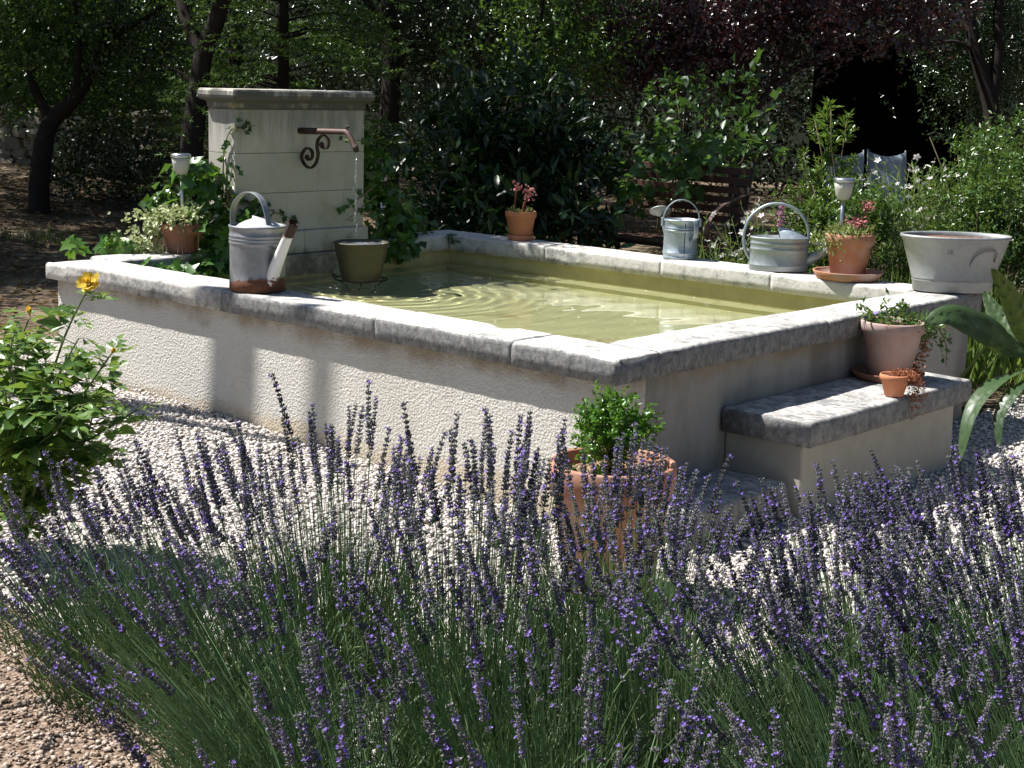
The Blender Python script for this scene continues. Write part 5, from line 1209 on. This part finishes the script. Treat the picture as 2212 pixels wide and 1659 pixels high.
for cn in canes:
    cp = curve_pts([c if i == 0 else at(*q) for i, q in enumerate(cn)], 24); pl.append((cp, taper(.0065, .0028, len(cp))))
    A = np.array([tuple(p) for p in cp]); n_ = len(A)
    for j in [j_ for j_ in range(3, n_) for _ in (0, 1)]:
        if rng.random() < .36: continue
        b = A[j]; a = rng.uniform(0, 2 * PI); dd = nrm(np.array([math.cos(a), math.sin(a), rng.uniform(-.2, .5)])); pet = rng.uniform(.06, .10)
        e = b + dd * pet + np.array([0, 0, -.012]); pl.append(([b, b + dd * pet * .5 + np.array([0, 0, .006]), e], [.0016, .0013, .001]))
        side = nrm(np.cross(dd, [0, 0, 1.0])); up_ = nrm(np.cross(side, dd) + rng.normal(size=3) * .35)
        sc_ = rng.uniform(.75, 1.15) * (1 if j < n_ - 5 else .6)
        for q, s_ in ((1.0, 0), (.72, 1), (.72, -1), (.42, 1), (.42, -1)):
            if s_ and rng.random() < .08: continue
            Ps.append(b + dd * pet * q + np.array([0, 0, -.012 * q])); Ds.append(nrm(dd * (.8 if s_ else 1) + side * s_ * .9 + rng.normal(size=3) * .18)); Ns.append(nrm(up_ + rng.normal(size=3) * .25)); Ls.append(rng.uniform(.056, .082) * sc_)
stem_obj('stems', pl, M['stem_green'], rb, c, 5)
rm = [leaf_mesh('rose_leaf', OVATE, M['rose_leaf'], .18, .25), leaf_mesh('rose_leaf', OVATE, M['rose_leaf'], .30, .45)]
rbulk = m_leaf('rose_leaf_mass', (.06, .13, .035), (.14, .235, .05), .33, .5, .3, (.24, .36, .05))
split_leaves(rb, rm, 'leaf', rbulk, np.array(Ps), np.array(Ds), np.array(Ns), np.array(Ls), .6, 300)
def rose(p, r, openness, d=(.2, -.5, .8), name='rose_flower'):
    mb = MB(); Z_ = Vector(d).normalized().to_track_quat('Z', 'Y').to_matrix().to_4x4(); Z_.translation = Vector(p - c)
    k = 0
    for ring, (rr1, n_, lean) in enumerate(((.3, 5, .12), (.5, 7, .38), (.75, 9, .70), (1.0, 11, 1.05))):
        if openness < .5 and ring > 1: break
        for i in range(n_):
            a = 2 * PI * i / n_ + ring * .7 + random.uniform(-.15, .15); L = r * (.75 + .35 * rr1) * random.uniform(.85, 1.1); b = lean * openness * random.uniform(.8, 1.2)
            out = Vector((math.cos(a), math.sin(a), 0)); sd_ = Vector((-math.sin(a), math.cos(a), 0)); ax = out * math.sin(b) + Vector((0, 0, 1)) * math.cos(b); o_ = out * r * .12 * ring
            wv = r * .36 * (.7 + .4 * rr1); v = []
            for yy_, ww in ((0, .35), (.4, 1), (.75, 1.05), (1, .6)):
                for e in (-1, 0, 1): v.append(Z_ @ (o_ + ax * L * yy_ + sd_ * e * wv * ww + out * (-abs(e) * .3 * wv + (.18 * r * yy_ ** 3 if openness > .5 else 0)) + Vector((0, 0, random.uniform(-.05, .05) * r))))
            f = [(j * 3 + q, j * 3 + q + 1, (j + 1) * 3 + q + 1, (j + 1) * 3 + q) for j in range(3) for q in range(2)]; mb.add(v, f)
    fl = mb.build(name, M['rose_petal'], rb, True)
    mb = MB(); v = [Z_ @ Vector(q) for q in ((0, 0, -.5 * r), (.14 * r, 0, -.2 * r), (0, .14 * r, -.2 * r), (-.14 * r, 0, -.2 * r), (0, -.14 * r, -.2 * r), (.1 * r, 0, .1 * r), (0, .1 * r, .1 * r), (-.1 * r, 0, .1 * r), (0, -.1 * r, .1 * r))]
    mb.add(v, [(0, 2, 1), (0, 3, 2), (0, 4, 3), (0, 1, 4), (1, 2, 6, 5), (2, 3, 7, 6), (3, 4, 8, 7), (4, 1, 5, 8)]).build('calyx', M['stem_green'], rb)
rose(at(193, 612, 5.2), .028, 1.0, (.45, -.55, .5)); rose(at(64, 678, 5.2), .026, .45, (.2, -.3, .9)); rose(at(243, 760, 5.0), .023, .35, (.7, -.2, .45), 'rose_bud'); rose(at(2, 1000, 5.0), .024, .45, (.3, -.6, .5))

# ---------------------------------------------------------------- lavender
def spike_mesh(i):
    r_ = random.Random(100 + i); mb = MB(); L = r_.uniform(.10, .175); nw = int(L / .0105); z0 = 0.0
    zs = [0.0] if r_.random() < .55 else []
    off = .034 if zs else 0
    zs += [off + k * .0105 + r_.uniform(-.0015, .0015) for k in range(nw)]
    top = zs[-1] + .012
    mb.cur = 2; mb.tube([(0, 0, -.03), (0, 0, top)], [.0013, .0009], 4)
    for k, z in enumerate(zs):
        q = z / top; n_ = r_.choice((6, 7, 8)) if q < .8 else 5; R = .0082 * (1.1 - .5 * q) * r_.uniform(.75, 1.1)
        for j in range(n_):
            a = 2 * PI * (j + .5 * (k % 2)) / n_ + r_.uniform(-.25, .25); el = r_.uniform(.45, 1.15)
            d = Vector((math.cos(a) * math.cos(el), math.sin(a) * math.cos(el), math.sin(el))); s_ = Vector((-math.sin(a), math.cos(a), 0)); u = d.cross(s_)
            p = Vector((math.cos(a), math.sin(a), 0)) * .0014 + Vector((0, 0, z + r_.uniform(-.002, .002))); ln = R * r_.uniform(1.3, 1.8); wd = .0027
            mb.cur = 0
            m1 = p + d * ln * .55; e = p + d * ln
            mb.add([p, m1 + s_ * wd, m1 + u * wd, m1 - s_ * wd, m1 - u * wd, e], [(0, 2, 1), (0, 3, 2), (0, 4, 3), (0, 1, 4), (5, 1, 2), (5, 2, 3), (5, 3, 4), (5, 4, 1)])
            if r_.random() < .11:
                mb.cur = 1
                for t_ in range(3):
                    b = 2 * PI * t_ / 3 + r_.random(); dd = (s_ * math.cos(b) + u * math.sin(b)) * .0046 + d * .0022; pp = (s_ * -math.sin(b) + u * math.cos(b)) * .0031
                    mb.add([e - d * .001, e + dd * .7 + pp, e + dd * 1.1, e + dd * .7 - pp], [(0, 1, 2, 3)])
    me = bpy.data.meshes.new('flower_spike'); me.from_pydata(mb.v, [], mb.f)
    for m_ in (M['lav_calyx'], M['lav_petal'], M['lav_stem']): me.materials.append(m_)
    me.polygons.foreach_set('material_index', mb.mi); return me, top
SPK = [spike_mesh(i) for i in range(12)]
GLV = 'lavender plants in the foreground bed'
def lavender(label, b, nsp, hmin, hmax, spread, lean=(0, 0), fan=1.0, base_r=.15, nleaf=3300):
    b = np.array([b[0], b[1], gz(b[0], b[1])]); t = thing('lavender_plant', label, 'lavender', b, 0, GLV)
    polys = []
    for i in range(nsp):
        a = rng.uniform(0, 2 * PI); q = rng.random() ** .6; h = rng.uniform(hmin, hmax) * (1 - .10 * q * q)
        out = np.array([math.cos(a), math.sin(a), 0]) * q
        p0 = out * base_r; e = out * spread * fan + np.array([lean[0], lean[1], 0]) * h + np.array([0, 0, h * math.sqrt(max(.25, 1 - (q * .55 * fan) ** 2))])
        tang = nrm(e - p0); m1 = p0 + (e - p0) * .5 + np.array([0, 0, .05 * h]) + rng.normal(size=3) * .012
        pts = [p0 + (m1 - p0) * 0, p0 + (m1 - p0) * .5 + np.array([0, 0, .01]), m1, m1 + (e - m1) * .5 + np.array([0, 0, .012]) * h, e]
        polys.append((pts, [.0014, .0013, .0012, .0011, .0010]))
        me, top = SPK[rng.integers(len(SPK))]
        d = Vector(nrm((e - m1) + rng.normal(size=3) * .02)); o = bpy.data.objects.new('flower_spike', me); link(o, t)
        sc_ = rng.uniform(.8, 1.15); o.matrix_basis = Matrix.Translation(Vector(e)) @ d.to_track_quat('Z', 'Y').to_matrix().to_4x4() @ Matrix.Rotation(rng.uniform(0, 6.28), 4, 'Z') @ Matrix.Scale(sc_, 4)
    # extra flowerless stems
    for i in range(350):
        a = rng.uniform(0, 2 * PI); q = rng.random() ** .5; h = rng.uniform(.4, .95) * hmax; out = np.array([math.cos(a), math.sin(a), 0]) * q
        p0 = out * base_r * 1.2; e = out * spread * fan * .8 + np.array([lean[0], lean[1], 0]) * h + np.array([0, 0, h * .9]); polys.append(([p0, (p0 + e) / 2 + np.array([0, 0, .03]), e], [.0014, .0012, .0008]))
    mb = MB()
    for pts, rad in polys: mb.tube(pts, rad, 3, cap=False)
    mb.build('stems', M['lav_stem'], t, True)['kind'] = 'stuff'
    n_ = nleaf; a = rng.uniform(0, 2 * PI, n_); q = rng.random(n_) ** .5; hz = rng.random(n_) ** 1.3 * hmax * .46
    P = np.stack([np.cos(a) * q * (base_r * 1.5 + hz * .42 * fan) + lean[0] * hz, np.sin(a) * q * (base_r * 1.5 + hz * .42 * fan) + lean[1] * hz, hz], 1)
    D = nrm(np.stack([np.cos(a) * q * .7, np.sin(a) * q * .7, np.full(n_, 1.1)], 1) + rng.normal(size=(n_, 3)) * .3)
    leaves('foliage', P, D, nrm(rng.normal(size=(n_, 3))), rng.uniform(.03, .06, n_), .0038, M['lav_leaf'], t, kind='stuff')
    return t
LV = [
 ('lavender fanning out over the gravel at the left end of the row', (.48, -2.06), 78, .50, .66, .40, (-.28, -.18), 1.1),
 ('lavender with upright spikes before the shadowed wall, behind the leftmost fan', (.26, -1.60), 66, .50, .68, .32, (-.08, .02), 1.0),
 ('sparse lavender below the rose bush with stems sprawling left', (.0, -2.12), 40, .36, .52, .34, (-.34, -.20), 1.1),
 ('tall lavender with dark spikes in the middle of the row', (.90, -1.72), 72, .62, .79, .30, (0, .02), 1.0),
 ('lavender at bottom left leaning out over the brown chips', (1.02, -2.30), 55, .42, .58, .38, (-.34, -.26), 1.1),
 ('lavender standing directly before the large boxwood pot', (.88, -1.13), 96, .46, .60, .34, (-.05, .03), 1.0),
 ('lavender left of the middle with spikes crossing the gravel', (1.30, -1.98), 48, .46, .60, .34, (-.12, -.06), 1.0),
 ('lavender in the middle of the row, right of the tallest spikes', (1.32, -1.52), 66, .46, .60, .34, (-.10, -.02), 1.0),
 ('short sparse lavender at bottom centre nearest to the viewer', (1.72, -2.30), 24, .36, .48, .34, (-.05, 0), 1.0),
 ('lavender leaning left at the lower right of the row', (1.98, -1.62), 56, .44, .60, .38, (-.34, -.14), 1.0),
 ('lavender between the boxwood pot and the step', (1.50, -.76), 78, .40, .53, .34, (-.18, .04), 1.0),
 ('lavender with grey-green stems right of the middle', (1.66, -1.22), 72, .44, .58, .36, (-.24, -.06), 1.0),
 ('lavender bushing thickly before the step at right', (1.86, -.60), 98, .48, .64, .38, (-.26, -.02), 1.0),
 ('lavender at the right edge below the loquat leaves', (2.14, -.88), 104, .50, .68, .38, (-.30, -.06), 1.0),
 ('lavender with long leaning stems low at the right', (2.12, -1.24), 70, .44, .58, .38, (-.32, -.10), 1.0),
 ('lavender in the lower right corner of the picture', (2.44, -1.46), 48, .42, .56, .36, (-.28, -.08), 1.0),
 ('low lavender at the bottom edge right of centre', (2.10, -2.02), 24, .32, .44, .34, (-.14, -.04), 1.0),
 ('short lavender at the bottom edge left of centre', (1.40, -2.62), 22, .34, .46, .34, (-.20, -.14), 1.0)]
for lab, b_, n_, h0, h1, sp_, le, fa in LV: lavender(lab, b_, int(n_ * .86), h0, h1, sp_, le, fa)

# bare trunk outside the picture, throwing the shadow band over gravel and wall
s = 3.1; tx, ty = -2.31 - math.cos(SUN_AZ) * s, .04 - math.sin(SUN_AZ) * s
dt = thing('dead_tree', 'tall bare trunk outside the left edge shading gravel and wall', 'tree', (tx, ty, -.1))
stem_obj('trunk', [([(tx, ty, -.1), (tx + .02, ty, 2), (tx, ty + .03, 4), (tx + .03, ty, 5.35)], [.12, .10, .085, .075])], M['bark'], dt, dt.location, 10)
stem_obj('limb', [([(tx, ty, 3.6), (tx + .07, ty - .15, 4.4), (tx + .12, ty - .25, 5.2), (tx + .13, ty - .27, 6.25)], [.055, .05, .045, .04])], M['bark'], dt, dt.location, 8)
bpy.context.view_layer.update()
